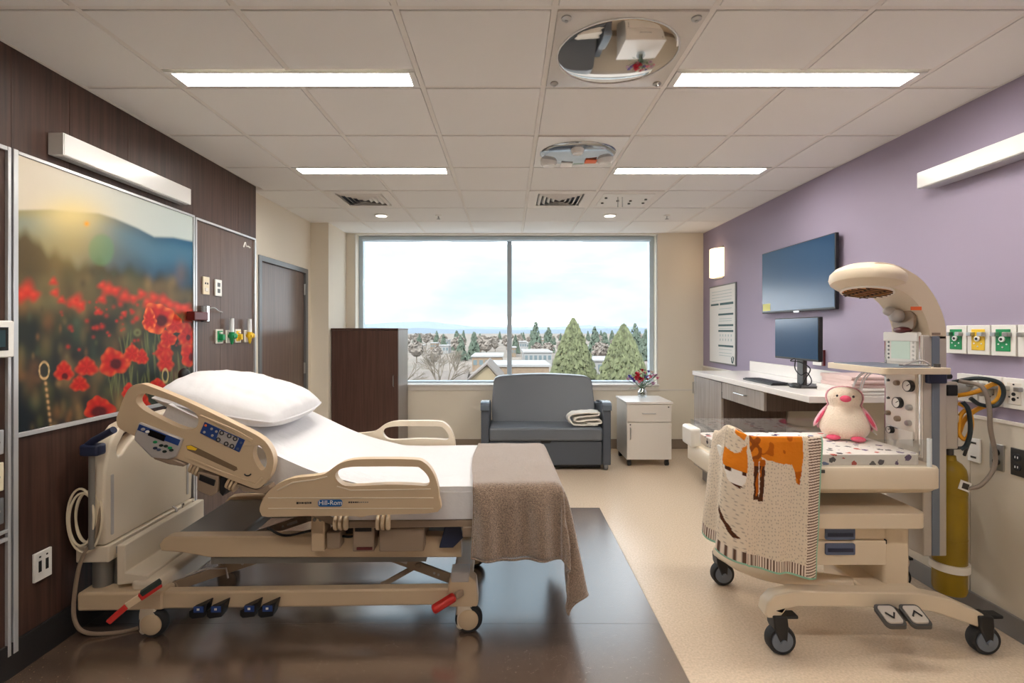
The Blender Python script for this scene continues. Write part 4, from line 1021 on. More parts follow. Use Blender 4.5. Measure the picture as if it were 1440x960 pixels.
bp(MB().cyl((-0.75, 0.0, 0.22), (-0.2, 0.0, 0.36), 0.03, n=14).cyl((-0.2, 0.0, 0.36), (0.1, 0, 0.41), 0.016, n=12), 'lift_piston', 'bed_grey')

# deck under the mattress
SL = R(25.5)
HX, HZ = 0.03, 0.585                            # hinge of the head section
sd_ = Vector((-math.cos(SL), 0, math.sin(SL))); nd_ = Vector((math.sin(SL), 0, math.cos(SL)))
def HS(s, n, y):                                # point on the raised head section: s along it, n off its surface
    p = Vector((HX, y, HZ)) + sd_ * s + nd_ * n; return (p.x, y, p.z)
bp(MB().box(0.0, 1.07, -0.42, 0.42, 0.545, 0.582), 'seat_deck', 'bed_taupe', bevel=0.006)
bp(MB().box(0.62, 1.05, -0.43, -0.38, 0.50, 0.55), 'foot_frame', 'bed_taupe', bevel=0.006)
bp(MB().box(0.72, 0.90, -0.434, -0.43, 0.515, 0.54), 'frame_sticker', 'blue')
hd = MB(); c8 = [HS(s, n, y) for s in (0.0, 0.98) for n in (-0.045, -0.003) for y in (-0.41, 0.41)]
hd.add(c8, [(0, 1, 3, 2), (4, 6, 7, 5), (0, 4, 5, 1), (2, 3, 7, 6), (0, 2, 6, 4), (1, 5, 7, 3)])
bp(hd, 'head_deck', 'bed_taupe', bevel=0.006)
# boxes and posts between deck and upper rail
for (px0, px1, y0, y1, m_, nm) in ((437, 456, 724, 776, 'bed_beige', 'deck_post'), (459, 478, 748, 772, 'bed_taupe', 'deck_bracket'), (496, 526, 729, 776, 'bed_taupe', 'rail_mount'),
                                   (533, 596, 742, 776, 'bed_taupe', 'motor_box'), (470, 534, 738, 770, 'bed_dark', 'drive_box')):
    ly = -0.40 if nm != 'drive_box' else -0.30
    a = B(px0, y1, ly); b = B(px1, y0, ly)
    bx_ = bp(MB().box(a[0], b[0], ly, ly + (0.10 if nm != 'motor_box' else 0.2), a[1], b[1]), nm, m_, bevel=0.006)
    if nm == 'rail_mount':
        bp(MB().box(a[0] + 0.012, b[0] - 0.012, ly - 0.004, ly + 0.01, (a[1] + b[1]) / 2 + 0.02, b[1] - 0.012), 'mount_recess', 'black', bx_)
        bp(MB().box(a[0] + 0.02, b[0] - 0.008, ly - 0.006, ly + 0.01, a[1] + 0.012, a[1] + 0.024), 'mount_label', 'maroon', bx_)
    if nm == 'deck_post':
        for q in (0.3, 0.75): bp(MB().cyl((a[0] + (b[0] - a[0]) * q, ly - 0.006, b[1] - 0.02), (a[0] + (b[0] - a[0]) * q, ly, b[1] - 0.02), 0.009, n=12), 'bolt', 'bed_grey', bx_)
for px in (474, 481, 488, 533, 540, 547):
    x, z = B(px, 733, -0.42)
    bp(MB().cyl((x - 0.008, -0.43, z), (x + 0.008, -0.43, z), 0.036, n=16), 'hinge_ring', 'bed_beige', bevel=0.004)
bp(MB().tube(cr([(-0.35, -0.34, 0.52), (-0.25, -0.36, 0.49), (-0.1, -0.35, 0.51), (0.05, -0.36, 0.48), (0.12, -0.34, 0.5)], 6), 0.006, 6), 'deck_cable', 'black')
bp(MB().prism([(0.50, 0.42), (0.53, 0.53), (0.60, 0.54), (0.62, 0.47), (0.57, 0.42)], lambda u, v, q: (u, q, v), -0.36, -0.33), 'pivot_plate', 'navy', bevel=0.003)

# side rails
Z2 = lambda L, sc, ox, oy: [(x / sc + ox, y / sc + oy) for x, y in L]
head_o = Z2([(125, 375), (140, 320), (185, 200), (230, 130), (300, 103), (370, 120), (560, 195), (740, 275), (1000, 400), (1180, 490), (1262, 560), (1305, 660), (1292, 770), (1240, 850), (1180, 890),
             (1100, 870), (900, 790), (630, 685), (500, 640), (270, 500), (150, 440)], 5.335, 140, 520)
head_h1 = Z2([(275, 240), (290, 190), (335, 175), (400, 190), (560, 240), (700, 310), (740, 365), (728, 425), (680, 447), (590, 430), (450, 365), (330, 300)], 5.335, 140, 520)
head_h2 = Z2([(1160, 575), (1200, 568), (1238, 618), (1254, 685), (1240, 738), (1210, 750), (1172, 700), (1150, 635)], 5.335, 140, 520)
foot_o = Z2([(105, 390), (130, 330), (190, 265), (290, 220), (420, 205), (490, 190), (560, 140), (640, 112), (760, 105), (1000, 107), (1070, 125), (1120, 180), (1150, 260), (1157, 330), (1150, 415),
             (900, 430), (760, 435), (700, 446), (640, 440), (400, 440), (150, 445), (112, 425)], 4.174, 340, 620)
foot_h = Z2([(548, 205), (570, 170), (620, 155), (700, 150), (1000, 150), (1050, 162), (1088, 200), (1102, 238), (1082, 262), (1000, 258), (850, 255), (640, 265), (578, 248)], 4.174, 340, 620)
NR = -0.50                                      # outer face of the near rails
def smooth2(L, n=3): return [(p.x, p.y) for p in cr([(a, b, 0) for a, b in L], n, True)]
def toB(L, ly=NR): return [B(x, y, ly) for x, y in L]
fx = lambda u, v, q: (u, q, v)
def inset(L, k):
    n = len(L); out = []
    for i in range(n):
        a = Vector(L[i - 1]); b = Vector(L[(i + 1) % n]); t_ = (b - a).normalized(); nrm = Vector((-t_.y, t_.x))
        out.append((L[i][0] + nrm.x * k, L[i][1] + nrm.y * k))
    return out
ho = toB(smooth2(head_o)); hh1 = toB(smooth2(head_h1)); hh2 = toB(smooth2(head_h2))
rail = bp(MB().prism(ho, fx, NR, NR + 0.042, [hh1, hh2]), 'side_rail', 'bed_beige', bevel=0.011, seg=3)
rail['label'] = 'raised head side rail with control panels'
P = lambda x, y, sc=5.335, ox=140, oy=520: B(x / sc + ox, y / sc + oy, NR)
def quad(L, y0, y1, name, m, parent, bevel=0.0, sc=5.335, ox=140, oy=520):
    return bp(MB().prism([P(x, y, sc, ox, oy) for x, y in L], fx, y0, y1), name, m, parent, bevel=bevel)
quad([(308, 388), (634, 515), (582, 648), (540, 665), (400, 650), (272, 520), (280, 470)], NR - 0.014, NR + 0.02, 'control_housing', 'panel_grey', rail, 0.006)
quad([(318, 402), (622, 520), (605, 562), (300, 445)], NR - 0.0155, NR - 0.013, 'control_strip', 'blue', rail)
quad([(395, 440), (515, 487), (500, 530), (380, 485)], NR - 0.0165, NR - 0.014, 'control_display', 'black_gloss', rail)
for x, y, m_ in ((345, 440, 'panel_grey'), (378, 458, 'white_plastic'), (435, 535, 'green'), (480, 560, 'dark_green'), (515, 565, 'dark_green'), (545, 578, 'green'), (435, 580, 'navy'), (462, 592, 'slate_blue'), (505, 605, 'dark_green'), (555, 595, 'dark_green')):
    c_ = P(x, y); bp(MB().lathe([(0.008, NR - 0.013), (0.008, NR - 0.0175), (0.005, NR - 0.0185)], (c_[0], 0, c_[1]), 'y', 12, 1.2, 0.8), 'control_button', m_, rail)
quad([(400, 650), (560, 662), (650, 700), (640, 725), (520, 705), (420, 670)], NR - 0.008, NR + 0.03, 'pendant_holder', 'bed_taupe', rail, 0.006)
quad([(790, 388), (1092, 525), (1050, 617), (755, 472)], NR - 0.004, NR + 0.004, 'patient_keypad', 'blue', rail, 0.002)
quad([(905, 448), (1050, 512), (1012, 592), (875, 528)], NR - 0.0048, NR - 0.003, 'keypad_field', 'panel_grey', rail)
for x, y in ((922, 470), (895, 522), (978, 492), (1022, 514), (955, 552), (998, 570)):
    c_ = P(x, y); bp(MB().tube([(c_[0] + 0.0085 * math.cos(k * math.pi / 8), NR - 0.0055, c_[1] + 0.0085 * math.sin(k * math.pi / 8)) for k in range(16)], 0.0025, 6, closed=True), 'keypad_ring', 'black', rail)
for x, y, m_ in ((800, 415, 'orange_label'), (790, 465, 'panel_grey'), (845, 440, 'panel_grey'), (850, 490, 'panel_grey'), (880, 460, 'panel_grey'), (1065, 545, 'slate_blue'), (1040, 590, 'slate_blue')):
    c_ = P(x, y); bp(MB().lathe([(0.006, NR - 0.003), (0.006, NR - 0.0055)], (c_[0], 0, c_[1]), 'y', 10), 'keypad_symbol', m_, rail)
quad([(650, 568), (690, 562), (1030, 728), (1035, 748), (1010, 758), (660, 600)], NR - 0.001, NR + 0.004, 'instruction_strip', 'print_brown', rail)
quad([(655, 570), (685, 566), (735, 590), (720, 604), (660, 592)], NR - 0.0018, NR + 0.001, 'warning_patch', 'yellow', rail)
c0, c1 = P(1088, 785), P(1138, 790)
bp(MB().tube(cr([(c0[0], NR - 0.002, c0[1] + .004), (c0[0] + 0.008, NR - 0.003, c0[1] - 0.003), (c1[0] - .008, NR - 0.003, c0[1] - 0.003), (c1[0], NR - 0.002, c0[1] + 0.004)], 4), 0.003, 6), 'rail_icon', 'black', rail)
rl = [(760, 335), (1010, 440), (1150, 520), (1140, 545), (1000, 462), (745, 345)]
quad(rl, NR - 0.003, NR + 0.003, 'moulded_ridge', 'bed_beige', rail, 0.002)
quad([(640, 640), (900, 748), (1170, 850), (1215, 800), (1230, 812), (1180, 868), (890, 762), (632, 656)], NR - 0.003, NR + 0.003, 'moulded_ridge', 'bed_beige', rail, 0.002)
# bracket and rings under the head rail
for (L, y0, m_, nm) in (([(735, 765), (890, 800), (880, 925), (830, 950), (728, 905)], NR + 0.0, 'bed_taupe', 'rail_bracket'), ([(752, 780), (872, 825), (860, 872), (745, 825)], NR - 0.003, 'black', 'bracket_recess'),
                        ([(895, 810), (940, 815), (935, 920), (915, 955), (890, 930)], NR + 0.01, 'black', 'cable_bundle')):
    bp(MB().prism([P(x, y) for x, y in L], fx, y0, NR + 0.08 if nm != 'bracket_recess' else NR + 0.003), nm, m_, bevel=0.004)
for cx_, cy_ in ((672, 735), (700, 748), (722, 760), (950, 855), (975, 868), (1000, 880)):
    a = P(cx_, cy_); dd = Vector((math.cos(SL), 0, -math.sin(SL)))
    bp(MB().cyl(Vector((a[0], NR + 0.035, a[1])) - dd * 0.006, Vector((a[0], NR + 0.035, a[1])) + dd * 0.006, 0.034, n=16), 'hinge_ring', 'bed_beige', bevel=0.003)
bp(MB().prism([P(x, y) for x, y in ((1010, 860), (1180, 905), (1260, 870), (1275, 900), (1230, 935), (1060, 915))], fx, NR + 0.01, NR + 0.07), 'rail_hinge', 'bed_taupe', bevel=0.004)

fo = toB(smooth2(foot_o)); fh = toB(smooth2(foot_h))
rail2 = bp(MB().prism(fo, fx, NR, NR + 0.042, [fh]), 'side_rail', 'bed_beige', bevel=0.011, seg=3)
rail2['label'] = 'level foot side rail with blue maker badge'
P4 = dict(sc=4.174, ox=340, oy=620)
quad([(155, 330), (1125, 330), (1125, 336), (155, 336)], NR - 0.003, NR + 0.003, 'moulded_ridge', 'bed_light', rail2, 0.001, **P4)
quad([(155, 392), (1125, 392), (1125, 398), (155, 398)], NR - 0.003, NR + 0.003, 'moulded_ridge', 'bed_light', rail2, 0.001, **P4)
quad([(560, 262), (640, 285), (1110, 278), (1110, 284), (640, 292), (556, 268)], NR - 0.003, NR + 0.003, 'moulded_ridge', 'bed_light', rail2, 0.001, **P4)
quad([(205, 285), (300, 238), (430, 222), (500, 205), (503, 211), (432, 229), (302, 246), (210, 292)], NR - 0.003, NR + 0.003, 'moulded_ridge', 'bed_light', rail2, 0.001, **P4)
a, b = P(448, 384, **P4), P(591, 342, **P4)
bp(MB().prism(rrect(a[0], b[0], a[1], b[1], 0.012), fx, NR - 0.003, NR + 0.003), 'maker_badge', mat('badge_blue', S(22, 92, 158), 0.4), rail2, bevel=0.001)
def bed_text(body, px, py, size, m_):
    c_ = B(px, py, NR - 0.004); p = MW[bed.name] @ Vector((c_[0], NR - 0.0036, c_[1]))
    text('lettering', body, m_, face_matrix(p, bu, (0, 0, 1)), size, rail2)
bed_text('Hill-Rom', 464.5, 707, 0.030, 'white_plastic')
def smudge(px0, px1, py, h, m_):                # print too fine to read: a broken dark line
    x0, z = B(px0, py, NR); x1, _ = B(px1, py, NR); r_ = random.Random(int(px0)); x = x0; g = MB()
    while x < x1:
        w = r_.uniform(0.004, 0.009); g.box(x, min(x1, x + w), NR - 0.001, NR + 0.002, z - h / 2 * r_.uniform(.6, 1), z + h / 2 * r_.uniform(.6, 1)); x += w + 0.0022
    bp(g, 'fine_print', m_, rail2)
smudge(417, 438, 707, 0.011, 'black'); smudge(490, 504, 706, 0.009, 'bed_dark'); smudge(505, 518, 706, 0.006, 'bed_grey')
rail3 = bp(MB().prism(fo, fx, 0.50, 0.46, [fh]), 'side_rail', 'bed_light', bevel=0.011, seg=3)
rail3['label'] = 'level foot side rail on the window side'
dz = 0.42
lo = [(x, z - dz) for x, z in ho]
rail4 = bp(MB().prism([(x, z - dz) for x, z in ho], fx, 0.50, 0.46, [[(x, z - dz) for x, z in hh1], [(x, z - dz) for x, z in hh2]]), 'side_rail', 'bed_light', bevel=0.011, seg=3)
rail4['label'] = 'lowered head side rail on the window side'

# headboard
hb_o = []
for y, z in ((-0.345, 0.445), (-0.352, 0.60), (-0.345, 0.80), (-0.325, 0.90), (-0.29, 0.97), (-0.235, 1.015), (-0.17, 1.03), (0.17, 1.03), (0.235, 1.015), (0.29, 0.97), (0.325, 0.90), (0.345, 0.80), (0.352, 0.60), (0.345, 0.445)): hb_o.append((y, z))
slot = [(-0.265, 0.88), (-0.255, 0.92), (-0.22, 0.965), (-0.17, 0.985), (-0.10, 0.985), (-0.06, 0.97), (-0.10, 0.955), (-0.15, 0.935), (-0.20, 0.90), (-0.235, 0.865), (-0.255, 0.862)]
slot2 = [(-y, z) for y, z in reversed(slot)]
hbd = bp(MB().prism(hb_o, lambda u, v, q: (q, u, v), -1.205, -1.135, [slot, slot2]), 'headboard', 'bed_light', bevel=0.014, seg=3)
for s in (-1, 1):
    bp(MB().prism(rrect(s * 0.30 - 0.008, s * 0.30 + 0.008, 0.48, 0.78, 0.006), lambda u, v, q: (q, u, v), -1.138, -1.131), 'moulded_groove', 'panel_grey', hbd)
# folding push handles
def push_handle(y, m_):
    s = -1 if y < 0 else 1
    h = bp(MB().tube([(-1.17, y, 0.80), (-1.17, y, 0.985)], 0.016, 12), 'push_handle', m_)
    bp(MB().tube([(-1.17, y, 0.985), (-1.145, y + 0.02 * s, 1.01), (-1.07, y + s * 0.05, 1.03)], 0.018, 12), 'handle_grip', m_, h)
    return h
ph = B(123, 627, -0.37); pe = B(160, 604, -0.40)
h = bp(MB().tube([(ph[0], -0.37, ph[1]), (ph[0] + 0.04, -0.38, ph[1] + 0.03), (pe[0], -0.40, pe[1])], [0.018, 0.017, 0.017], 12), 'push_handle', 'navy')
bp(MB().box(ph[0] - 0.02, ph[0] + 0.07, -0.40, -0.34, ph[1] - 0.045, ph[1] + 0.012), 'handle_pivot', 'navy', h, bevel=0.012)
bp(MB().cyl((ph[0] + 0.02, -0.37, 0.44), (ph[0] + 0.02, -0.37, ph[1] - 0.03), 0.013, n=12), 'handle_post', 'bed_grey', h)
k0 = B(259, 528, 0.36)
h = bp(MB().ell((k0[0], 0.36, k0[1]), (0.035, 0.035, 0.048), 14, 10).cyl((k0[0], 0.36, 0.40), (k0[0], 0.36, k0[1]), 0.016, n=10).box(k0[0] - 0.045, k0[0] + 0.03, 0.33, 0.39, k0[1] - 0.12, k0[1] - 0.07), 'push_handle', 'black')
# coiled power cord by the headboard
g = MB(); cc = B(119, 728, -0.36)
pts = []
for k in range(4 * 36 + 1):
    a_ = 2 * math.pi * k / 36; rr = 0.085 + 0.012 * math.sin(k * 0.043 + 1) + 0.013 * k / 36
    pts.append((cc[0] + rr * 0.55 * math.cos(a_ + 0.5) + 0.010 * math.sin(k * .05), -0.36 + 0.014 * math.sin(k * .043), cc[1] + rr * 1.2 * math.sin(a_ + 0.5)))
bp(g.tube(pts, 0.0055, 8), 'power_cord', 'ivory')
e0 = B(128, 700, -0.36)
bp(MB().tube(cr([(e0[0] + 0.04, -0.34, 0.66), (e0[0] + 0.02, -0.36, 0.50), (e0[0] - 0.04, -0.37, 0.38), (e0[0] - 0.07, -0.37, 0.22), (e0[0] - 0.07, -0.37, 0.10), (e0[0] - 0.03, -0.36, 0.03), (e0[0] + 0.08, -0.34, 0.012), (e0[0] + 0.18, -0.30, 0.012), (e0[0] + 0.24, -0.26, 0.06), (e0[0] + 0.24, -0.24, 0.18)], 6), 0.009, 8), 'power_cable', 'bed_taupe')
bp(MB().tube(cr([(-1.105, 0.12, 0.47), (-1.08, 0.11, 0.44), (-1.075, 0.03, 0.36), (-1.07, 0.0, 0.30)], 6), 0.006, 6), 'pendant_cord', 'panel_grey')
bp(MB().tube([(-1.10, 0.20, 0.46), (-1.09, 0.20, 0.33), (-1.09, 0.30, 0.33), (-1.10, 0.30, 0.46)], 0.008, 8), 'wire_bracket', 'chrome')

# ------------------------------------------------------------------ mattress, pillow, blanket (each lies on the bed)
def bed_thing(name, label, cat):
    t_ = thing(name, label, cat, BO, BT); MW[t_.name] = MW[bed.name]; return t_
MT, TH = 0.745, 0.16
t = bed_thing('mattress', 'bed mattress under a white sheet, head end raised', 'mattress')
top = [Vector(HS(0.97, TH, 0)), Vector(HS(0.60, TH, 0)), Vector(HS(0.25, TH, 0)), Vector((0.12, 0, MT + 0.018)), Vector((0.26, 0, MT)), Vector((0.60, 0, MT)), Vector((1.085, 0, MT))]
bot = [Vector((1.085, 0, 0.586)), Vector((0.5, 0, 0.586)), Vector((0.03, 0, 0.588)), Vector(HS(0.4, 0.002, 0)), Vector(HS(0.97, 0.002, 0))]
prof = [(p.x, p.z) for p in cr(top, 6)] + [(p.x, p.z) for p in bot]
o = bp(MB().prism(prof, fx, -0.425, 0.425), 'sheeted_body', 'sheet_white', t, bevel=0.045, seg=5, ang=60)
hem = bp(MB().prism([(x, z) for x, z in ((0.36, 0.60), (0.75, 0.588), (0.86, 0.60), (0.92, 0.64), (0.92, 0.72), (0.36, 0.72))], fx, -0.4285, -0.426), 'sheet_side', 'sheet_white', t)

t = bed_thing('pillow', 'plump white pillow resting on the raised bed head', 'pillow')
M3 = Matrix.Rotation(R(12), 3, 'Y'); pc = Vector(HS(0.80, TH + 0.036, -0.02))
PN = 48
def pil(u, v, top):
    """cushion shape over a square: thick in the middle, closed along the seam, corners drawn out"""
    x = u * 0.345 * math.sqrt(1 - 0.26 * v * v) * (1 - 0.05 * (1 - v * v) * abs(u) ** 3); y = v * 0.39 * math.sqrt(1 - 0.26 * u * u)
    h = (max(0, 1 - abs(u) ** 3.2) * max(0, 1 - abs(v) ** 3.0)) ** 0.45
    lump = 1 + 0.20 * noise.noise(Vector((u * 1.3 + 4, v * 1.5, 0.3))) - 0.16 * u
    crease = 0.009 * noise.noise(Vector((u * 2.2, v * 5.5, 5))) + 0.005 * noise.noise(Vector((u * 9 + v * 3, v * 6, 8)))
    z = h * (0.125 * lump + crease) if top else -h * 0.075
    return M3 @ Vector((x, y, z)) + pc
g = MB()
g.grid(PN, PN, lambda a, b: tuple(pil(2 * a - 1, 2 * b - 1, True))).grid(PN, PN, lambda a, b: tuple(pil(2 * a - 1, 2 * b - 1, False)))
pil_o = bp(g, 'pillow_case', 'pillow_white', t, ang=180)
rim = [(k / 15 * 2 - 1, -1) for k in range(15)] + [(1, k / 15 * 2 - 1) for k in range(15)] + [(1 - k / 15 * 2, 1) for k in range(15)] + [(-1, 1 - k / 15 * 2) for k in range(15)]
bp(MB().tube([pil(a, b, True) for a, b in rim], 0.005, 6, closed=True), 'seam', 'pillow_white', t)

t = bed_thing('foot_blanket', 'taupe knitted blanket draped over the bed foot', 'blanket')
mat('knit', S(150, 128, 110), 0.95, spec=0.1, var=0.42, vscale=170, bump=0.7, bscale=260, bstretch=(1, 1, 0.7), sheen=0.9)
BW_, FE = 0.432, 1.095
A0, A1 = 0.665, FE + 0.545
C0, C1 = -(BW_ + 0.355), BW_ + 0.30
def drape(a, c):
    e_ = max(0.0, a - FE); s_ = max(0.0, abs(c) - BW_); sg = -1 if c < 0 else 1
    z = MT + 0.012; x = min(a, FE); y = max(-BW_, min(BW_, c))
    if e_ <= 0 and s_ <= 0:
        return (x, y, z + 0.004 * noise.noise(Vector((a * 9, c * 5, 0))) - 0.012 * (max(0, (abs(c) - BW_ + .03) / .03) ** 2 + max(0, (a - FE + .03) / .03) ** 2))
    r_ = math.hypot(e_, s_); ph_ = math.atan2(e_, s_)
    ru = 1 - math.exp(-r_ / 0.05)
    fold = (0.011 * math.sin(a * 26 + 0.5) + 0.010 * math.sin(a * 47 + 2 * c)) * (1 - ph_ / 1.571) * min(1, r_ / 0.15) + 0.035 * math.sin(4 * ph_ + 0.4) * min(1, r_ / .3) * (math.sin(2 * ph_))
    fl_ = 0.022 * ru + (0.05 + 0.02 * math.sin(2 * ph_) ** 2 + 0.20 * math.sin(ph_) ** 10) * r_ * 0.8 + fold
    dx, dy = math.sin(ph_), math.cos(ph_)
    drop = r_ * (0.985 - 0.03 * math.sin(2 * ph_)) - 0.012 * ru
    # fabric hangs a little less where it gathers at the corner
    return (x + dx * fl_, y + sg * dy * fl_, z - 0.012 - drop)
g = MB().grid(96, 110, lambda u, v: drape(A0 + (A1 - A0) * u + 0.012 * math.sin(v * 9) * (1 - u), C0 + (C1 - C0) * v + 0.010 * math.sin(u * 7) * (1 - v)))
kb = bp(g, 'knitted_cloth', 'knit', t, ang=180, solid=0.007, recalc=False)
ed = [drape(A0 + (A1 - A0) * k / 80, C0) for k in range(81)]
bp(MB().tube(ed, 0.006, 6), 'hem', 'knit', t)
bp(MB().tube([drape(A1, C0 + (C1 - C0) * k / 80) for k in range(81)], 0.006, 6), 'hem', 'knit', t)
bp(MB().tube([drape(A0 + 0.012 * math.sin(k / 80 * 9), C0 + (C1 - C0) * k / 80) for k in range(81)], 0.006, 6), 'hem', 'knit', t)

# ------------------------------------------------------------------ infant warmer
mat('warm_beige', S(222, 206, 182), 0.35, spec=0.45)
mat('warm_white', S(238, 232, 222), 0.3, spec=0.5)
mat('warm_grey', S(190, 182, 172), 0.35, metal=0.2)
mat('warm_stripe', S(112, 122, 136), 0.4)
mat('heater_gold', S(220, 146, 40), 0.35, metal=0.35)
mat('heater_dark', S(70, 44, 18), 0.4, metal=0.6)
mat('display_green', S(214, 232, 216), 0.2)
wm = thing('infant_warmer', 'beige wheeled infant warmer with arched heater hood', 'infant warmer', (1.75, 2.6, 0))
def wp(mb, name, m, parent=None, **k): return build(mb, name, m, parent or wm, **k)
def xzw(L, d): return [(W(px, py, d)[0], W(px, py, d)[2]) for px, py in L]

leg = [(1070, 856), (1073, 842), (1084, 831), (1110, 825), (1285, 828), (1325, 836), (1372, 857), (1384, 868), (1385, 877), (1368, 876), (1300, 853), (1270, 848), (1115, 846), (1100, 850), (1091, 862), (1073, 862)]
lg = xzw(leg, 2.30)
wp(MB().prism(lg, xz(), 2.262, 2.33), 'base_leg', 'warm_beige', bevel=0.012, seg=3)
for pts in ([(1.72, 2.40, 0.245), (1.60, 2.44, 0.245), (1.36, 2.53, 0.245), (1.265, 2.64, 0.24), (1.25, 2.78, 0.22), (1.255, 2.905, 0.19)], [(1.85, 2.42, 0.245), (1.95, 2.50, 0.245), (2.12, 2.66, 0.235), (2.22, 2.78, 0.21), (2.26, 2.86, 0.18)]):
    wp(MB().tube(cr(pts, 6), 0.042, 10), 'base_leg', 'warm_beige', ang=60)
wp(MB().box(1.68, 1.94, 2.29, 2.62, 0.205, 0.285), 'base_crossbeam', 'warm_beige', bevel=0.012)
def caster(x, y, r=0.066):
    c_ = wp(MB().prism([(x - 0.035, 0.185), (x + 0.03, 0.185), (x + 0.035, 0.14), (x + 0.03, 0.07), (x + 0.015, 0.05), (x - 0.0, 0.06), (x - 0.03, 0.13)], xz(), y - 0.036, y + 0.036), 'caster', 'black', bevel=0.006)
    wp(MB().lathe([(r - 0.02, -0.020), (r - 0.005, -0.024), (r, -0.014), (r, 0.014), (r - 0.005, 0.024), (r - 0.02, 0.020)], (x + 0.012, y, r), 'y', 32), 'tyre', 'rubber', c_)
    wp(MB().lathe([(0.014, -0.042), (0.014, -0.03), (r - 0.018, -0.026), (r - 0.018, 0.026), (0.014, 0.03)], (x + 0.012, y, r), 'y', 28), 'wheel_disc', 'warm_stripe', c_)
    wp(MB().box(x + 0.02, x + 0.085, y - 0.026, y + 0.026, 0.168, 0.184), 'brake_tab', 'black', c_, bevel=0.005)
for x, y in ((1.255, 2.285), (2.20, 2.285), (1.255, 2.90), (2.26, 2.86)): caster(x, y)
for x in (1.712, 1.825):
    pdl = wp(MB().prism(rrect(x - 0.045, x + 0.05, -0.05, 0.05, 0.02), lambda u, v, t_: (u + v * -0.25, 2.20 + v * 0.62, 0.208 + v * 0.62 + t_), 0, 0.016), 'foot_pedal', 'dark_steel', bevel=0.004)
    wp(MB().prism(rrect(x - 0.034, x + 0.039, -0.036, 0.04, 0.014), lambda u, v, t_: (u + v * -0.25, 2.20 + v * 0.62 - .003, 0.208 + v * 0.62 + t_), 0.014, 0.02), 'pedal_face', 'warm_grey', pdl)
    s = 1 if x > 1.8 else -1
    ar = [(x - 0.018, -0.008 * s), (x + 0.004, 0.016 * s), (x + 0.022, -0.008 * s)]
    wp(MB().tube([(u + v * -0.25, 2.20 + v * 0.62 - 0.006, 0.208 + v * 0.62 + 0.022) for u, v in ar], 0.004, 6), 'arrow_mark', 'black', pdl)
wp(MB().box(1.72, 1.80, 2.20, 2.32, 0.195, 0.215), 'pedal_arm', 'dark_steel')
wp(MB().box(1.805, 1.93, 2.355, 2.70, 0.27, 0.60), 'pedestal', 'warm_beige', bevel=0.012)
wp(MB().prism(rrect(1.20, 1.955, 2.275, 2.86, 0.05), XY, 0.578, 0.648), 'storage_shelf', 'warm_beige', bevel=0.014, seg=3)
cab = wp(MB().box(1.29, 1.80, 2.345, 2.82, 0.378, 0.578), 'drawer_cabinet', 'warm_beige', bevel=0.004)
for z0, z1, zh in ((0.508, 0.572, 0.535), (0.384, 0.500, 0.463)):
    dw = wp(MB().box(1.295, 1.797, 2.33, 2.348, z0, z1), 'drawer', 'warm_beige', bevel=0.004)
    wp(MB().prism(rrect(1.505, 1.645, zh - 0.027, zh + 0.026, 0.006), xz(), 2.322, 2.334), 'handle', 'slate_blue', dw, bevel=0.003)
    wp(MB().box(1.515, 1.635, 2.3195, 2.323, zh - 0.012, zh + 0.004), 'handle_recess', 'navy', dw)
wp(MB().box(1.798, 1.808, 2.34, 2.36, 0.48, 0.50), 'drawer_catch', 'black')
# cradle
bt = MB(); rings = []
for z, ins in ((0.70, 0.16), (0.712, 0.09), (0.735, 0.03), (0.752, 0.012), (0.76, 0.0), (0.845, 0.0), (0.857, 0.006)):
    rings.append([(x, y, z) for x, y in rrect(1.045 + ins, 2.035 - ins * 0.4, 2.285 + ins, 2.89 - ins, 0.05, 5)])
n_ = len(rings[0]); vs = [p for r_ in rings for p in r_]; fs = []
for i in range(len(rings) - 1):
    for k in range(n_): fs.append((i * n_ + k, i * n_ + (k + 1) % n_, (i + 1) * n_ + (k + 1) % n_, (i + 1) * n_ + k))
fs += [tuple(range(n_ - 1, -1, -1)), tuple((len(rings) - 1) * n_ + k for k in range(n_))]
wp(bt.add(vs, fs), 'cradle', 'warm_beige', ang=50)
wp(MB().box(1.445, 1.475, 2.281, 2.287, 0.835, 0.85), 'cradle_label', 'dark_steel')
wp(MB().box(1.02, 1.075, 2.30, 2.46, 0.845, 0.955), 'corner_cap', 'warm_white', bevel=0.016, seg=3)
wp(MB().box(1.02, 1.075, 2.72, 2.88, 0.845, 0.955), 'corner_cap', 'warm_white', bevel=0.016, seg=3)
wp(box(1.09, 1.985, 2.306, 2.313, 0.852, 0.985), 'clear_side', 'acrylic')
wp(box(1.09, 1.985, 2.862, 2.869, 0.852, 0.985), 'clear_side', 'acrylic')
wp(box(1.062, 1.069, 2.33, 2.85, 0.852, 0.985), 'clear_end', 'acrylic')
wp(MB().cyl((1.985, 2.31, 0.85), (1.985, 2.31, 0.99), 0.010, n=10), 'panel_hinge', 'tube_pale')
# column
wp(MB().box(2.075, 2.195, 2.452, 2.69, 0.37, 1.475), 'column', 'warm_grey', bevel=0.006)
wp(MB().box(2.068, 2.076, 2.452, 2.69, 0.86, 1.475), 'column_face', 'warm_white', bevel=0.002)
wp(MB().box(2.118, 2.155, 2.4475, 2.4525, 0.375, 1.47), 'column_stripe', 'warm_stripe')
for y in (2.458, 2.682): wp(MB().cyl((2.066, y, 0.87), (2.066, y, 1.47), 0.006, n=8), 'column_bead', 'chrome')
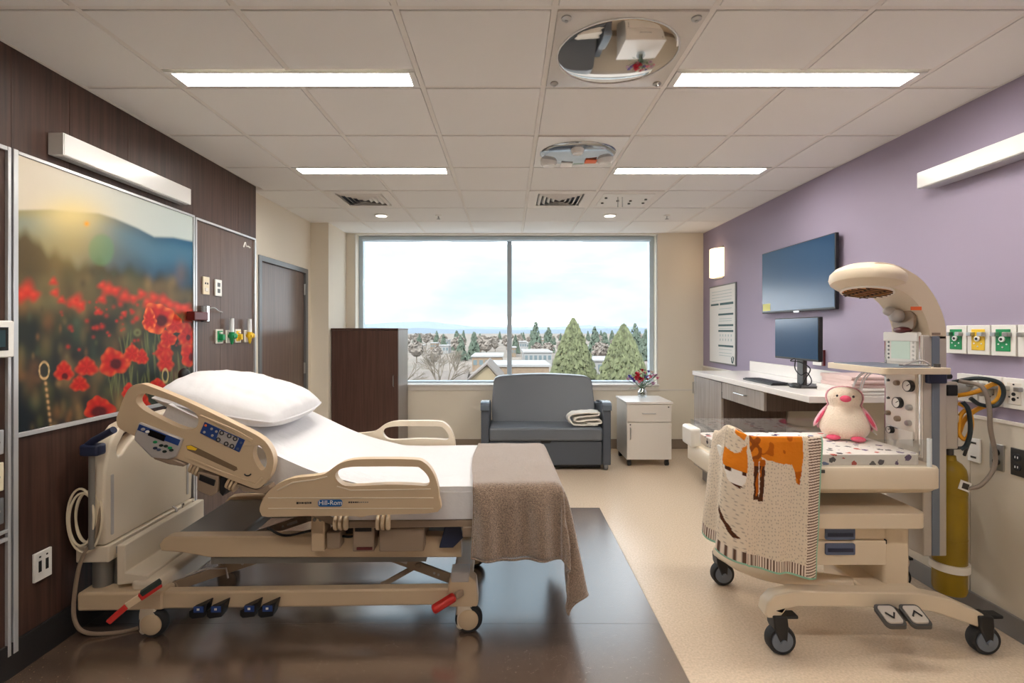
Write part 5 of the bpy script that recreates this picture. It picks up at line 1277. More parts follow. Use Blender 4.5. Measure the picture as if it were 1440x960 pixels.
# arched hood
outer = [(1226, 392), (1222, 378), (1232, 369), (1252, 370), (1274, 378), (1296, 392), (1313, 413), (1324, 435), (1330, 455), (1332, 476)]
inner = [(1308, 476), (1306, 458), (1299, 440), (1286, 422), (1268, 409), (1250, 403), (1236, 401)]
ol = xzw([(p.x, p.y) for p in cr([(a, b, 0) for a, b in outer], 3)], 2.45) + xzw([(p.x, p.y) for p in cr([(a, b, 0) for a, b in inner], 3)], 2.45)
wp(MB().prism(ol, xz(), 2.452, 2.69), 'hood_arm', 'warm_beige', bevel=0.012, seg=3, ang=30)
HC = Vector((1.885, 2.572, 1.768)); HR = Matrix.Rotation(R(7), 3, 'Y') @ Matrix.Rotation(R(-8), 3, 'X')
def tilted(mb):
    mb.v = [tuple(HC + HR @ (Vector(v) - HC)) for v in mb.v]; return mb
hood = wp(tilted(MB().lathe([(0.001, 0.072), (0.06, 0.070), (0.11, 0.060), (0.15, 0.040), (0.172, 0.014), (0.176, -0.012), (0.168, -0.034), (0.150, -0.048), (0.128, -0.062), (0.120, -0.066), (0.001, -0.060)], HC, 'z', 44, 1.0, 0.92)), 'heater_hood', 'warm_beige', ang=30)
wp(tilted(MB().lathe([(0.116, -0.066), (0.112, -0.071), (0.001, -0.064)], HC, 'z', 36, 1.0, 0.92)), 'heater_dish', 'heater_gold', hood)
for k in range(7):
    y = (k - 3) * 0.028; L_ = 0.105 * math.sqrt(max(0.05, 1 - ((k - 3) / 3.9) ** 2))
    wp(tilted(MB().tube([HC + Vector((-L_, y, -0.078)), HC + Vector((L_, y, -0.078))], 0.0028, 6)), 'heater_guard', 'heater_dark', hood)
for x in (-0.05, 0.03): wp(tilted(MB().tube([HC + Vector((x, -0.095, -0.081)), HC + Vector((x, 0.095, -0.081))], 0.0028, 6)), 'heater_guard', 'heater_dark', hood)
wp(tilted(MB().tube([HC + Vector((0.116 * math.cos(k * math.pi / 20), 0.107 * math.sin(k * math.pi / 20), -0.071)) for k in range(40)], 0.006, 6, closed=True)), 'heater_rim', 'warm_white', hood)
# details under the arch
wp(MB().prism(rrect(2.50, 2.64, 1.50, 1.60, 0.03), YZ, 2.068, 2.082), 'lamp_recess', 'bed_taupe', bevel=0.004)
wp(MB().ell((2.068, 2.57, 1.50), (0.03, 0.055, 0.018), 16, 8), 'indicator_lens', 'maroon')
wp(MB().box(2.055, 2.075, 2.458, 2.688, 1.44, 1.49), 'arch_collar', 'warm_white', bevel=0.006)
wp(MB().ell((2.055, 2.59, 1.575), (0.035, 0.04, 0.035), 14, 8).ell((2.03, 2.61, 1.60), (0.03, 0.03, 0.025), 12, 8), 'exam_lamp', 'panel_grey')
a = xzw([(1281, 431), (1296, 431), (1296, 436), (1281, 436)], 2.45)
wp(MB().prism(a, xz(), 2.4495, 2.4525), 'warning_label', 'orange_label')
wp(MB().box(2.12, 2.16, 2.449, 2.453, 1.475, 1.487), 'maker_plate', 'bed_taupe')
# front panels, facing the cradle (x = 2.068)
FX = 2.068
dp = wp(MB().prism(rrect(2.475, 2.665, 1.335, 1.462, 0.012), YZ, FX - 0.010, FX + 0.002), 'display_panel', 'warm_white', bevel=0.003)
wp(box(FX - 0.0115, FX - 0.0095, 2.51, 2.632, 1.35, 1.445), 'display', 'display_green', dp)
wp(box(FX - 0.0115, FX - 0.0095, 2.565, 2.58, 1.448, 1.457), 'alarm_lamp', 'yellow', dp)
for k in range(5):
    for y in (2.490, 2.650): wp(MB().lathe([(0.006, -0.0095), (0.006, -0.012)], (FX, y, 1.352 + 0.021 * k), 'x', 10), 'panel_button', 'warm_grey' if y < 2.5 else 'dark_steel', dp)
gp = wp(MB().prism(rrect(2.475, 2.668, 0.93, 1.285, 0.02), YZ, FX - 0.012, FX + 0.002), 'gas_panel', 'warm_white', bevel=0.004)
def gauge(y, z, r):
    gq = wp(MB().lathe([(r, -0.012), (r, -0.030), (r * 0.86, -0.034), (r * 0.86, -0.030)], (FX, y, z), 'x', 28), 'gauge', 'black', gp)
    wp(MB().lathe([(r * 0.86, -0.030), (r * 0.86, -0.0312)], (FX, y, z), 'x', 28), 'dial', 'white_plastic', gq)
    wp(MB().bar((FX - 0.032, y, z), (FX - 0.032, y - r * 0.55, z + r * 0.35), 0.0015, 0.003), 'needle', 'black', gq)
gauge(2.505, 1.215, 0.030); gauge(2.575, 1.120, 0.029); gauge(2.625, 0.968, 0.019)
for (y, z, r, m_) in ((2.585, 1.222, 0.014, 'bed_taupe'), (2.505, 1.105, 0.015, 'steel'), (2.645, 1.055, 0.013, 'bed_taupe'), (2.58, 1.035, 0.015, 'bed_taupe'), (2.51, 1.025, 0.015, 'steel')):
    wp(MB().lathe([(r, -0.012), (r, -0.026), (r * 0.8, -0.031), (r * 0.3, -0.032)], (FX, y, z), 'x', 16), 'control_knob', m_, gp)
for (y, z) in ((2.645, 1.23), (2.645, 1.135)):
    wp(MB().lathe([(0.006, -0.012), (0.006, -0.022)], (FX, y, z), 'x', 10).tube([(FX - 0.02, y, z), (FX - 0.026, y - 0.012, z + 0.008)], 0.003, 6), 'toggle', 'dark_steel', gp)
wp(MB().tube([(FX - 0.016, 2.65, 0.99), (FX - 0.016, 2.50, 0.975)], 0.004, 6).tube([(FX - 0.016, 2.52, 0.95), (FX - 0.016, 2.48, 0.945)], 0.006, 6), 'gas_pipe', 'chrome', gp)
wp(box(FX - 0.03, FX - 0.028, 2.47, 2.56, 0.915, 0.985), 'paper_card', 'white_plastic')
# tray
tr = wp(MB().prism(rrect(1.80, 2.135, 2.345, 2.78, 0.03), XY, 1.288, 1.318), 'tray', 'warm_beige', bevel=0.008)
wp(MB().prism(rrect(1.82, 2.06, 2.37, 2.76, 0.03), XY, 1.316, 1.321), 'tray_mat', 'warm_stripe', tr)
wp(MB().tube(cr([(1.95, 2.42, 1.326), (2.0, 2.42, 1.345), (2.03, 2.40, 1.35), (2.06, 2.40, 1.33), (2.03, 2.44, 1.326), (1.96, 2.46, 1.326)], 6), 0.005, 6), 'coiled_tube', 'panel_grey', tr)
wp(MB().cyl((2.10, 2.40, 1.318), (2.10, 2.40, 1.335), 0.014, n=12), 'tray_knob', 'dark_steel', tr)
wp(MB().box(2.085, 2.175, 2.425, 2.455, 1.235, 1.29), 'tray_clamp', 'navy', bevel=0.006)
wp(MB().cyl((2.175, 2.44, 1.27), (2.20, 2.44, 1.27), 0.014, n=12), 'clamp_knob', 'black')
# regulator block behind the column
wp(MB().box(2.195, 2.27, 2.47, 2.60, 0.90, 1.24), 'regulator_box', 'warm_grey', bevel=0.008)
wp(MB().box(2.205, 2.26, 2.46, 2.475, 1.17, 1.225), 'regulator_socket', 'black', bevel=0.006)
wp(MB().box(2.19, 2.29, 2.48, 2.58, 1.03, 1.07), 'regulator_bracket', 'warm_beige', bevel=0.006)
# thin monitoring leads hanging from the worktop side of the column
for k, (dx, dy) in enumerate(((-0.06, 0.02), (-0.045, 0.05), (-0.02, 0.03), (-0.03, 0.0))):
    wp(MB().tube(cr([(2.06, 2.67 + dy * .3, 1.25), (2.05 + dx * .6, 2.70 + dy, 1.275), (2.0 + dx, 2.71 + dy, 1.22), (1.985 + dx * 1.2, 2.71 + dy, 1.08), (2.02 + dx * .5, 2.72 + dy, 0.98), (2.0 + dx * (k - 1), 2.72 + dy, 0.915)], 6), 0.003, 6), 'monitor_lead', 'tube_pale')

# ------------------------------------------------------------------ cradle mattress with printed sheet
def scatter_print(name, base, cols, scale):
    m = mat(name, base, 0.85, spec=0.15, bump=0.15, bscale=40)
    n = m.node_tree; b = n.nodes['Principled BSDF']; L = n.links.new
    t_ = n.nodes.new('ShaderNodeTexCoord'); v = n.nodes.new('ShaderNodeTexVoronoi'); v.inputs['Scale'].default_value = scale; v.inputs['Randomness'].default_value = 0.75
    nz_ = n.nodes.new('ShaderNodeTexNoise'); nz_.inputs['Scale'].default_value = scale * 3.5
    ad = n.nodes.new('ShaderNodeMath'); ad.operation = 'MULTIPLY_ADD'; ad.inputs[1].default_value = 0.55; ad.inputs[2].default_value = -0.275
    su = n.nodes.new('ShaderNodeMath'); su.operation = 'ADD'
    lt = n.nodes.new('ShaderNodeMath'); lt.operation = 'LESS_THAN'; lt.inputs[1].default_value = 0.31
    sp = n.nodes.new('ShaderNodeSeparateColor'); r_ = n.nodes.new('ShaderNodeValToRGB'); r_.color_ramp.interpolation = 'CONSTANT'
    while len(r_.color_ramp.elements) > 1: r_.color_ramp.elements.remove(r_.color_ramp.elements[0])
    r_.color_ramp.elements[0].position = 0; r_.color_ramp.elements[0].color = cols[0]
    for i, c in enumerate(cols[1:]): e_ = r_.color_ramp.elements.new((i + 1) / len(cols)); e_.color = c
    mx = n.nodes.new('ShaderNodeMix'); mx.data_type = 'RGBA'; mx.inputs[6].default_value = base
    L(t_.outputs['Object'], v.inputs['Vector']); L(t_.outputs['Object'], nz_.inputs['Vector']); L(nz_.outputs['Fac'], ad.inputs[0]); L(ad.outputs[0], su.inputs[0]); L(v.outputs['Distance'], su.inputs[1])
    L(su.outputs[0], lt.inputs[0]); L(v.outputs['Color'], sp.inputs['Color']); L(sp.outputs[0], r_.inputs['Fac']); L(lt.outputs[0], mx.inputs[0]); L(r_.outputs['Color'], mx.inputs[7]); L(mx.outputs[2], b.inputs['Base Color'])
scatter_print('baby_sheet', S(240, 230, 222), [S(52, 46, 66), S(44, 42, 56), S(196, 74, 62), S(92, 108, 150), S(60, 52, 60), S(90, 60, 110)], 21)
tag(build(MB().prism(rrect(1.10, 1.975, 2.335, 2.845, 0.04), XY, 0.858, 0.908), 'cradle_mattress', 'baby_sheet', bevel=0.018, seg=4), 'thin cradle mattress in a white sheet with small coloured prints', 'mattress')

# ------------------------------------------------------------------ fox quilt over the cradle corner
t = thing('baby_quilt', 'cream baby quilt with orange fox print hung over cradle side', 'quilt', (1.25, 2.29, 0.40))
NA, NB = 250, 300
QA0, QA1 = -0.17, 0.405                          # along the side; negative wraps round the foot end
def quilt(u, v):
    a = QA0 + (QA1 - QA0) * u
    corner_x, corner_y = 1.058, 2.284
    rr = 0.03
    if a >= 0.03: x, y, nx, ny = corner_x + a, corner_y, 0.0, -1.0
    elif a <= -0.02: x, y, nx, ny = corner_x - 0.004, corner_y + (-a), -1.0, 0.0
    else:
        q = (0.03 - a) / 0.05 * math.pi / 2; x = corner_x + 0.03 - 0.034 * math.sin(q); y = corner_y + 0.024 - 0.024 * math.cos(q); nx, ny = -math.sin(q), -math.cos(q)
    top = 1.005 + 0.045 * math.exp(-((a + 0.03) / 0.06) ** 2) - 0.01 * max(0, -a - 0.06) * 8
    length = 0.575 + 0.06 * max(0, a) / 0.4 - 0.55 * max(0, -a - 0.03)
    inn = 0.10
    s = v * (inn + length) - inn                 # negative: inside the panel
    if s < 0:
        k = -s; z = top - 0.5 * k - 0.01; off = -0.028 - 0.55 * k
        q = min(1, k / 0.025); off = 0.014 * (1 - q) + off * q; z = top * (1 - q) + z * q
    else:
        q = min(1, s / 0.02); z = top - s; off = 0.014 + 0.004 * q
        off += (0.006 + 0.022 * v) * (0.5 + 0.5 * math.sin(a * 38 + 1.0)) * min(1, s / 0.15) + 0.028 * v
        off += 0.004 * noise.noise(Vector((a * 14, s * 10, 0)))
    return (x + nx * off - (0.02 * max(0, s) if a < 0.05 else 0) - 0.12 * max(0, a) * max(0, s) / 0.6 - 0.012 * max(0, a) / 0.4, y + ny * off, z)
g = MB().grid(NA, NB, quilt)
o = build(g, 'printed_cloth', paint_mat('quilt_print', 0.9, 0.1, 0.25, 60), t, ang=180, solid=0.008, recalc=False)
cols = np.zeros(((NA + 1) * (NB + 1), 3))
Cq = {k: np.array(S(*c)[:3]) for k, c in dict(cream=(228, 212, 190), dot=(120, 104, 96), fox=(220, 128, 34), foxd=(184, 96, 26), brown=(86, 52, 36), white=(244, 238, 230), stripe=(104, 78, 66), stripe0=(232, 216, 198), edge=(150, 196, 172)).items()}
def inpoly(px, py, P):
    c = False; j = len(P) - 1
    for i in range(len(P)):
        if (P[i][1] > py) != (P[j][1] > py) and px < (P[j][0] - P[i][0]) * (py - P[i][1]) / (P[j][1] - P[i][1]) + P[i][0]: c = not c
        j = i
    return c
# outlines in the cloth's own plane: a along the side, s down from the top fold (metres)
back = [(0.115, -0.012), (0.31, -0.015), (0.312, 0.10), (0.30, 0.215), (0.285, 0.205), (0.272, 0.14), (0.262, 0.125), (0.18, 0.112), (0.14, 0.10), (0.11, 0.085), (0.098, 0.02)]
thigh = [(0.055, -0.03), (0.085, -0.045), (0.115, -0.02), (0.115, 0.10), (0.09, 0.12), (0.07, 0.11), (0.055, 0.05)]
legs = [[(0.076, 0.10), (0.100, 0.10), (0.097, 0.25), (0.099, 0.282), (0.066, 0.282), (0.072, 0.25)], [(0.106, 0.10), (0.132, 0.10), (0.122, 0.25), (0.122, 0.29), (0.094, 0.288), (0.104, 0.25)]]
face = [(-0.018, 0.155), (-0.02, 0.09), (0.01, 0.10), (0.042, 0.04), (0.042, 0.16), (0.034, 0.20), (0.022, 0.25), (0.002, 0.235)]
tail = [(-0.03, 0.36), (-0.02, 0.36), (0.022, 0.47), (0.012, 0.478)]
ear = [(0.0, -0.06), (0.03, -0.055), (0.045, 0.0), (0.03, 0.03), (0.01, 0.01)]
rq = random.Random(11)
dots = {}
for j in range(NB + 1):
    for i in range(NA + 1):
        u = i / NA; v = j / NB
        a = QA0 + (QA1 - QA0) * u
        length = 0.575 + 0.06 * max(0, a) / 0.4 - 0.55 * max(0, -a - 0.03)
        s = v * (0.10 + length) - 0.10
        wq = a + 0.004 * noise.noise(Vector((a * 40, s * 40, 3))); sq = s + 0.004 * noise.noise(Vector((a * 40, s * 40, 7)))
        c = Cq['cream']
        k = (round(a / 0.0145), round(s / 0.0175))
        if k not in dots: dots[k] = (rq.uniform(-.3, .3), rq.uniform(-.3, .3))
        if math.hypot(a / 0.0145 - k[0] - dots[k][0], s / 0.0175 - k[1] - dots[k][1]) < 0.19: c = Cq['cream'] * 0.55 + Cq['dot'] * 0.45
        if inpoly(wq, sq, back): c = Cq['fox'] if noise.noise(Vector((a * 22, s * 22, 1))) < 0.3 else Cq['foxd']
        if inpoly(wq, sq, thigh): c = Cq['foxd'] * .6 + Cq['brown'] * .4 if noise.noise(Vector((a * 30, s * 30, 4))) > 0 else Cq['fox']
        for L_ in legs:
            if inpoly(wq, sq, L_): c = Cq['brown'] if (s > 0.13 and noise.noise(Vector((a * 50, s * 20, 2))) < 0.25) else Cq['foxd']
        if inpoly(wq, sq, face):
            c = Cq['fox'] if s < 0.17 else Cq['white']
            if abs(s - 0.178) < 0.008 and (abs(a - 0.0) < 0.007 or abs(a - 0.03) < 0.006): c = Cq['brown']
            if s > 0.235: c = Cq['brown']
        if inpoly(wq, sq, tail): c = Cq['brown']
        if inpoly(wq, sq, ear): c = Cq['fox']
        bottom = length - s
        if a > QA1 - 0.068: c = Cq['stripe'] if math.sin(2 * math.pi * (s + 0.12 * a) / 0.0125) > 0.2 else Cq['stripe0']
        elif bottom < 0.056: c = Cq['stripe'] if math.sin(2 * math.pi * a / 0.0125) > 0.2 else Cq['stripe0']
        if a > QA1 - 0.009 or bottom < 0.009: c = Cq['edge']
        cols[j * (NA + 1) + i] = c
colour_layer(o, cols)

# ------------------------------------------------------------------ plush penguin
px_, py_, pz_ = 1.845, 2.69, 0.908
t = thing('plush_penguin', 'cream and pink plush penguin sitting on the cradle mattress', 'stuffed toy', (px_, py_, pz_))
mat('plush_cream', S(240, 224, 204), 0.95, spec=0.05, bump=0.8, bscale=120, sheen=0.6)
mat('plush_pink', S(232, 172, 186), 0.95, spec=0.05, bump=0.8, bscale=120, sheen=0.6)
mat('plush_rose', S(220, 92, 120), 0.9, spec=0.1, bump=0.4, bscale=120)
prof = [(0.06, 0.0), (0.095, 0.012), (0.118, 0.045), (0.12, 0.085), (0.105, 0.13), (0.082, 0.165), (0.072, 0.18), (0.078, 0.20), (0.082, 0.225), (0.074, 0.25), (0.052, 0.268), (0.025, 0.276), (0.001, 0.278)]
PP = [(p.x, p.y) for p in cr([(a, b, 0) for a, b in prof], 3)]
build(MB().lathe(PP, (px_, py_, pz_ + 0.002), 'z', 36, 1.0, 0.9), 'body', 'plush_cream', t, ang=180)
# pink coat over the back and crown
g = MB(); nh = 26
CP = [(r * 1.035 + 0.003, h) for r, h in PP[6:]]
fwd = math.atan2(-0.85, -0.5)
for (r, h) in CP:
    half = R(92) if h < 0.19 else R(92) - R(8) * min(1, (h - 0.19) / 0.08)
    for k in range(nh + 1):
        a = fwd + math.pi + half * (2 * k / nh - 1)
        g.v.append((px_ + r * math.cos(a), py_ + r * math.sin(a) * 0.9, pz_ + 0.003 + h))
g.f = [(j * (nh + 1) + i, j * (nh + 1) + i + 1, (j + 1) * (nh + 1) + i + 1, (j + 1) * (nh + 1) + i) for j in range(len(CP) - 1) for i in range(nh)]
build(g, 'pink_coat', 'plush_pink', t, ang=180, solid=0.008)
F3 = Vector((math.cos(fwd), math.sin(fwd), 0)); S3 = Vector((-F3.y, F3.x, 0))
c0 = Vector((px_, py_, pz_))
hp = c0 + F3 * 0.082 + Vector((0, 0, 0.226))
build(MB().ell(hp + F3 * 0.004, (0.026, 0.026, 0.018), 14, 8), 'beak', 'plush_rose', t, ang=180)
for s in (-1, 1):
    ep = c0 + F3 * 0.066 + S3 * (0.036 * s) + Vector((0, 0, 0.237))
    build(MB().ell(ep, (0.006, 0.006, 0.007), 10, 6), 'eye', 'black_gloss', t)
    wq = c0 + S3 * (0.112 * s) + F3 * 0.015 + Vector((0, 0, 0.115))
    Mx = Matrix((S3 * s, F3, Vector((0, 0, 1)))).transposed() @ Matrix.Rotation(R(-28), 3, 'Y')
    w = build(MB().ell(wq, (0.014, 0.034, 0.066), 14, 10, None, Mx), 'wing', 'plush_pink', t, ang=180)
    build(MB().ell(wq + F3 * 0.006, (0.011, 0.031, 0.056), 14, 10, None, Mx), 'wing_lining', 'plush_rose', w, ang=180)
    fp = c0 + F3 * 0.095 + S3 * (0.055 * s) + Vector((0, 0, 0.017))
    build(MB().ell(fp, (0.036, 0.03, 0.014), 14, 8), 'foot', 'plush_rose', t, ang=180)

# ------------------------------------------------------------------ gas cylinders and hoses
mat('cyl_yellow', S(150, 122, 20), 0.4, spec=0.4, var=0.12, vscale=5)
gx, gy = 2.300, 2.555
t = thing('gas_cylinder', 'olive yellow gas cylinder strapped behind the warmer column', 'gas cylinder', (gx, gy, 0.13))
build(MB().lathe([(0.05, 0.135), (0.066, 0.142), (0.072, 0.16), (0.072, 0.75), (0.066, 0.785), (0.05, 0.81), (0.03, 0.825), (0.026, 0.85), (0.022, 0.852)], (gx, gy, 0), 'z', 32), 'bottle', 'cyl_yellow', t)
for z in (0.42, 0.655): build(MB().lathe([(0.0725, z), (0.0735, z + 0.003), (0.0735, z + 0.006), (0.0725, z + 0.009)], (gx, gy, 0), 'z', 32), 'band', 'cyl_yellow', t)
build(MB().cyl((gx, gy, 0.85), (gx, gy, 0.905), 0.018, n=14).cyl((gx - 0.01, gy, 0.885), (gx + 0.05, gy - 0.03, 0.895), 0.008, n=8).bar((gx + 0.03, gy - 0.05, 0.86), (gx + 0.075, gy - 0.03, 0.925), 0.01, 0.012), 'valve', 'dark_steel', t)
build(MB().prism([(gx - 0.025, 0.70), (gx + 0.03, 0.68), (gx + 0.045, 0.725), (gx - 0.01, 0.745)], xz(), gy - 0.077, gy - 0.074), 'hazard_label', 'white_plastic', t)
build(MB().prism([(gx - 0.008, 0.703), (gx + 0.022, 0.693), (gx + 0.032, 0.72), (gx, 0.731)], xz(), gy - 0.0785, gy - 0.0765), 'hazard_print', 'bed_dark', t)
stp = wp(MB().lathe([(0.0745, 0.262), (0.083, 0.262), (0.083, 0.30), (0.0745, 0.30)], (gx, gy, 0), 'z', 32), 'cylinder_strap', 'warm_white')
t2 = thing('gas_cylinder', 'pale grey gas cylinder half hidden behind the warmer column', 'gas cylinder', (2.30, 2.77, 0.30))
build(MB().lathe([(0.045, 0.30), (0.06, 0.31), (0.062, 0.33), (0.062, 0.78), (0.04, 0.82), (0.02, 0.84)], (2.30, 2.77, 0), 'z', 28), 'bottle', 'panel_grey', t2)
build(MB().cyl((2.30, 2.77, 0.84), (2.30, 2.77, 0.89), 0.015, n=12), 'valve', 'dark_steel', t2)
wp(MB().box(2.10, 2.36, 2.69, 2.705, 0.34, 0.38), 'cylinder_rest', 'warm_grey')
mat('hose_yellow', S(226, 160, 34), 0.45); mat('hose_black', S(30, 44, 50), 0.4); mat('hose_grey', S(140, 128, 118), 0.5)
def hose(label, m, pts, r):
    tag(build(MB().tube(cr(pts, 8), r, 8), 'gas_hose', m, ang=80), label, 'hose', 'hoses behind the warmer')
hose('yellow gas hose looping from warmer to wall outlet', 'hose_yellow', [(2.285, 2.52, 1.16), (2.33, 2.45, 1.19), (2.40, 2.42, 1.235), (2.425, 2.41, 1.225), (2.41, 2.42, 1.15), (2.36, 2.47, 1.10), (2.325, 2.50, 1.04), (2.31, 2.51, 0.98), (2.29, 2.51, 0.955)], 0.011)
hose('second yellow hose coiled tightly beside the column', 'hose_yellow', [(2.285, 2.49, 1.13), (2.32, 2.47, 1.10), (2.335, 2.47, 1.02), (2.31, 2.475, 0.95), (2.285, 2.485, 0.98), (2.29, 2.485, 1.06), (2.31, 2.475, 1.10)], 0.010)
hose('black gas hose arching from the regulator to the wall', 'hose_black', [(2.265, 2.50, 1.235), (2.33, 2.44, 1.26), (2.40, 2.40, 1.245), (2.425, 2.40, 1.19), (2.40, 2.41, 1.13), (2.35, 2.44, 1.13), (2.31, 2.45, 1.16)], 0.010)
hose('black hose hanging straight down beside yellow coil', 'hose_black', [(2.285, 2.465, 1.14), (2.305, 2.455, 1.10), (2.315, 2.455, 1.00), (2.30, 2.46, 0.925), (2.28, 2.47, 0.90)], 0.010)
hose('grey hose drooping from wall outlet down to the cylinder', 'hose_grey', [(2.27, 2.47, 1.245), (2.33, 2.41, 1.22), (2.355, 2.40, 1.12), (2.37, 2.41, 1.02), (2.405, 2.42, 0.88), (2.40, 2.43, 0.80), (2.36, 2.45, 0.725), (2.325, 2.475, 0.70)], 0.010)

# ------------------------------------------------------------------ the town outside the window
GZ = -8.5
mat('town_ground', S(100, 95, 85), 0.95, var=0.25, vscale=0.05, col2=S(117, 107, 99))
mat('hill_haze', S(94, 107, 119), 1.0)  # distance haze put into the hill colour
mat('hill_haze_far', S(112, 124, 134), 1.0)  # farther ridge: more haze mixed into its colour
mat('conifer', S(88, 93, 66), 0.9, var=0.5, vscale=1.2)
mat('conifer_dark', S(74, 86, 74), 0.9, var=0.35, vscale=0.6)
mat('bare_pink', S(120, 113, 106), 0.95, var=0.25, vscale=0.5)
mat('bark', S(100, 92, 82), 0.9)
mat('roof_white', S(129, 129, 129), 0.7)
mat('house_cream', S(126, 114, 92), 0.8)
mat('roof_tile', S(94, 86, 80), 0.8, var=0.2, vscale=1.0)
mat('brick_tan', S(118, 102, 86), 0.9, var=0.12, vscale=2)
mat('far_glass', S(94, 107, 112), 0.2)
struct(build(box(-900, 900, 12, 2600, GZ - 1, GZ), 'ground', 'town_ground'), 'pale winter ground of the town')
def hills(name, y, h, m, seed):
    g = MB(); n = 120; x0 = -y * 1.1; x1 = y * 1.1
    for k in range(n + 1):
        x = x0 + (x1 - x0) * k / n
        z = h * (0.7 + 0.5 * noise.noise(Vector((k * 0.09, seed, 0))) + 0.15 * noise.noise(Vector((k * 0.4, seed, 3))))
        g.v += [(x, y - 0.06 * y, GZ), (x, y, GZ + z), (x, y + 0.25 * y, GZ)]
    g.f = [(3 * k + a, 3 * k + a + 1, 3 * (k + 1) + a + 1, 3 * (k + 1) + a) for k in range(n) for a in (0, 1)]
    return struct(build(g, name, m), 'blue horizon hills with haze painted into their colour')
hills('hills', 1500, 24, 'hill_haze', 1.3)
hills('hills', 2200, 46, 'hill_haze_far', 7.7)

def leaf_cone(g, x, y, z0, z1, r0, n, rnd, leaf, power=0.8):
    for k in range(n):
        q = rnd.random() ** 1.35; z = z0 + (z1 - z0) * q
        rr = r0 * ((1 - q) ** power) * (0.8 + 0.4 * rnd.random()) * (0.72 + 0.28 * math.sqrt(rnd.random()))
        a = rnd.uniform(0, 2 * math.pi); s = leaf * rnd.uniform(0.6, 1.3) * (1 - 0.45 * q)
        c = Vector((x + rr * math.cos(a), y + rr * math.sin(a), z))
        o_ = Vector((math.cos(a), math.sin(a), -0.35)); t_ = Vector((-math.sin(a), math.cos(a), rnd.uniform(-.3, .3)))
        up = Vector((0.3 * math.cos(a), 0.3 * math.sin(a), 1))
        g.add([c - t_ * s * .6, c + o_ * s * .7 - Vector((0, 0, s * .2)), c + t_ * s * .6, c + up * s], [(0, 1, 3), (1, 2, 3), (0, 2, 1)])
def big_conifer(px, d, ytop, wpx, label, n, seed):
    x = (px - CX) * d / F; zt = CH - (ytop - CY) * d / F; r = wpx / 2 * d / F
    t = thing('conifer_tree', label, 'tree', (x, d, GZ), group='tall conifers outside the window')
    build(MB().tube([(x, d, GZ), (x, d, GZ + (zt - GZ) * 0.9)], [0.45, 0.08], 8), 'trunk', 'bark', t)
    g = MB(); leaf_cone(g, x, d, GZ + 0.4, zt, r, n, random.Random(seed), 0.8, 0.75)
    g.lathe([(r * 0.6, GZ + 0.6), (r * 0.48, GZ + (zt - GZ) * .25), (r * 0.28, GZ + (zt - GZ) * .55), (r * .08, GZ + (zt - GZ) * .82), (0.02, zt - 0.4)], (x, d, 0), 'z', 14)
    f = build(g, 'foliage', 'conifer', t, ang=10, recalc=False); f['kind'] = 'stuff'
big_conifer(806, 101, 449, 56, 'tall pointed conifer standing right of the window mullion', 4200, 1)
big_conifer(877, 90, 458, 62, 'tall conifer behind the vase of flowers', 4200, 2)

def bare_tree(px, d, ytop, label, seed, spread=0.5, depth=6):
    x = (px - CX) * d / F; zt = CH - (ytop - CY) * d / F; rnd = random.Random(seed)
    t = thing('bare_tree', label, 'tree', (x, d, GZ))
    H = zt - GZ; g = MB()
    def grow(p, dr, L, r, k):
        q = p + dr * L; g.tube([p, q], [r, r * 0.68], 4 if k < 3 else 3, caps=False)
        if k == 0: return
        for i in range(3 if k > 1 else 2):
            nd = (dr + Vector((rnd.gauss(0, spread), rnd.gauss(0, spread), rnd.gauss(0.06, 0.22)))).normalized()
            grow(p + dr * L * rnd.uniform(0.6, 1.0), nd, L * rnd.uniform(0.62, 0.82), r * 0.62, k - 1)
    grow(Vector((x, d, GZ)), Vector((0.02, 0, 1)), H * 0.30, 0.26, depth)
    build(g, 'branches', 'bark', t, recalc=False)
bare_tree(617, 62, 462, 'large leafless tree left of the mullion', 4, 0.42)
bare_tree(640, 100, 478, 'smaller leafless tree behind the large leafless one', 9, 0.4, 5)
bare_tree(548, 58, 482, 'leafless tree nearest the wardrobe', 12, 0.45, 5)

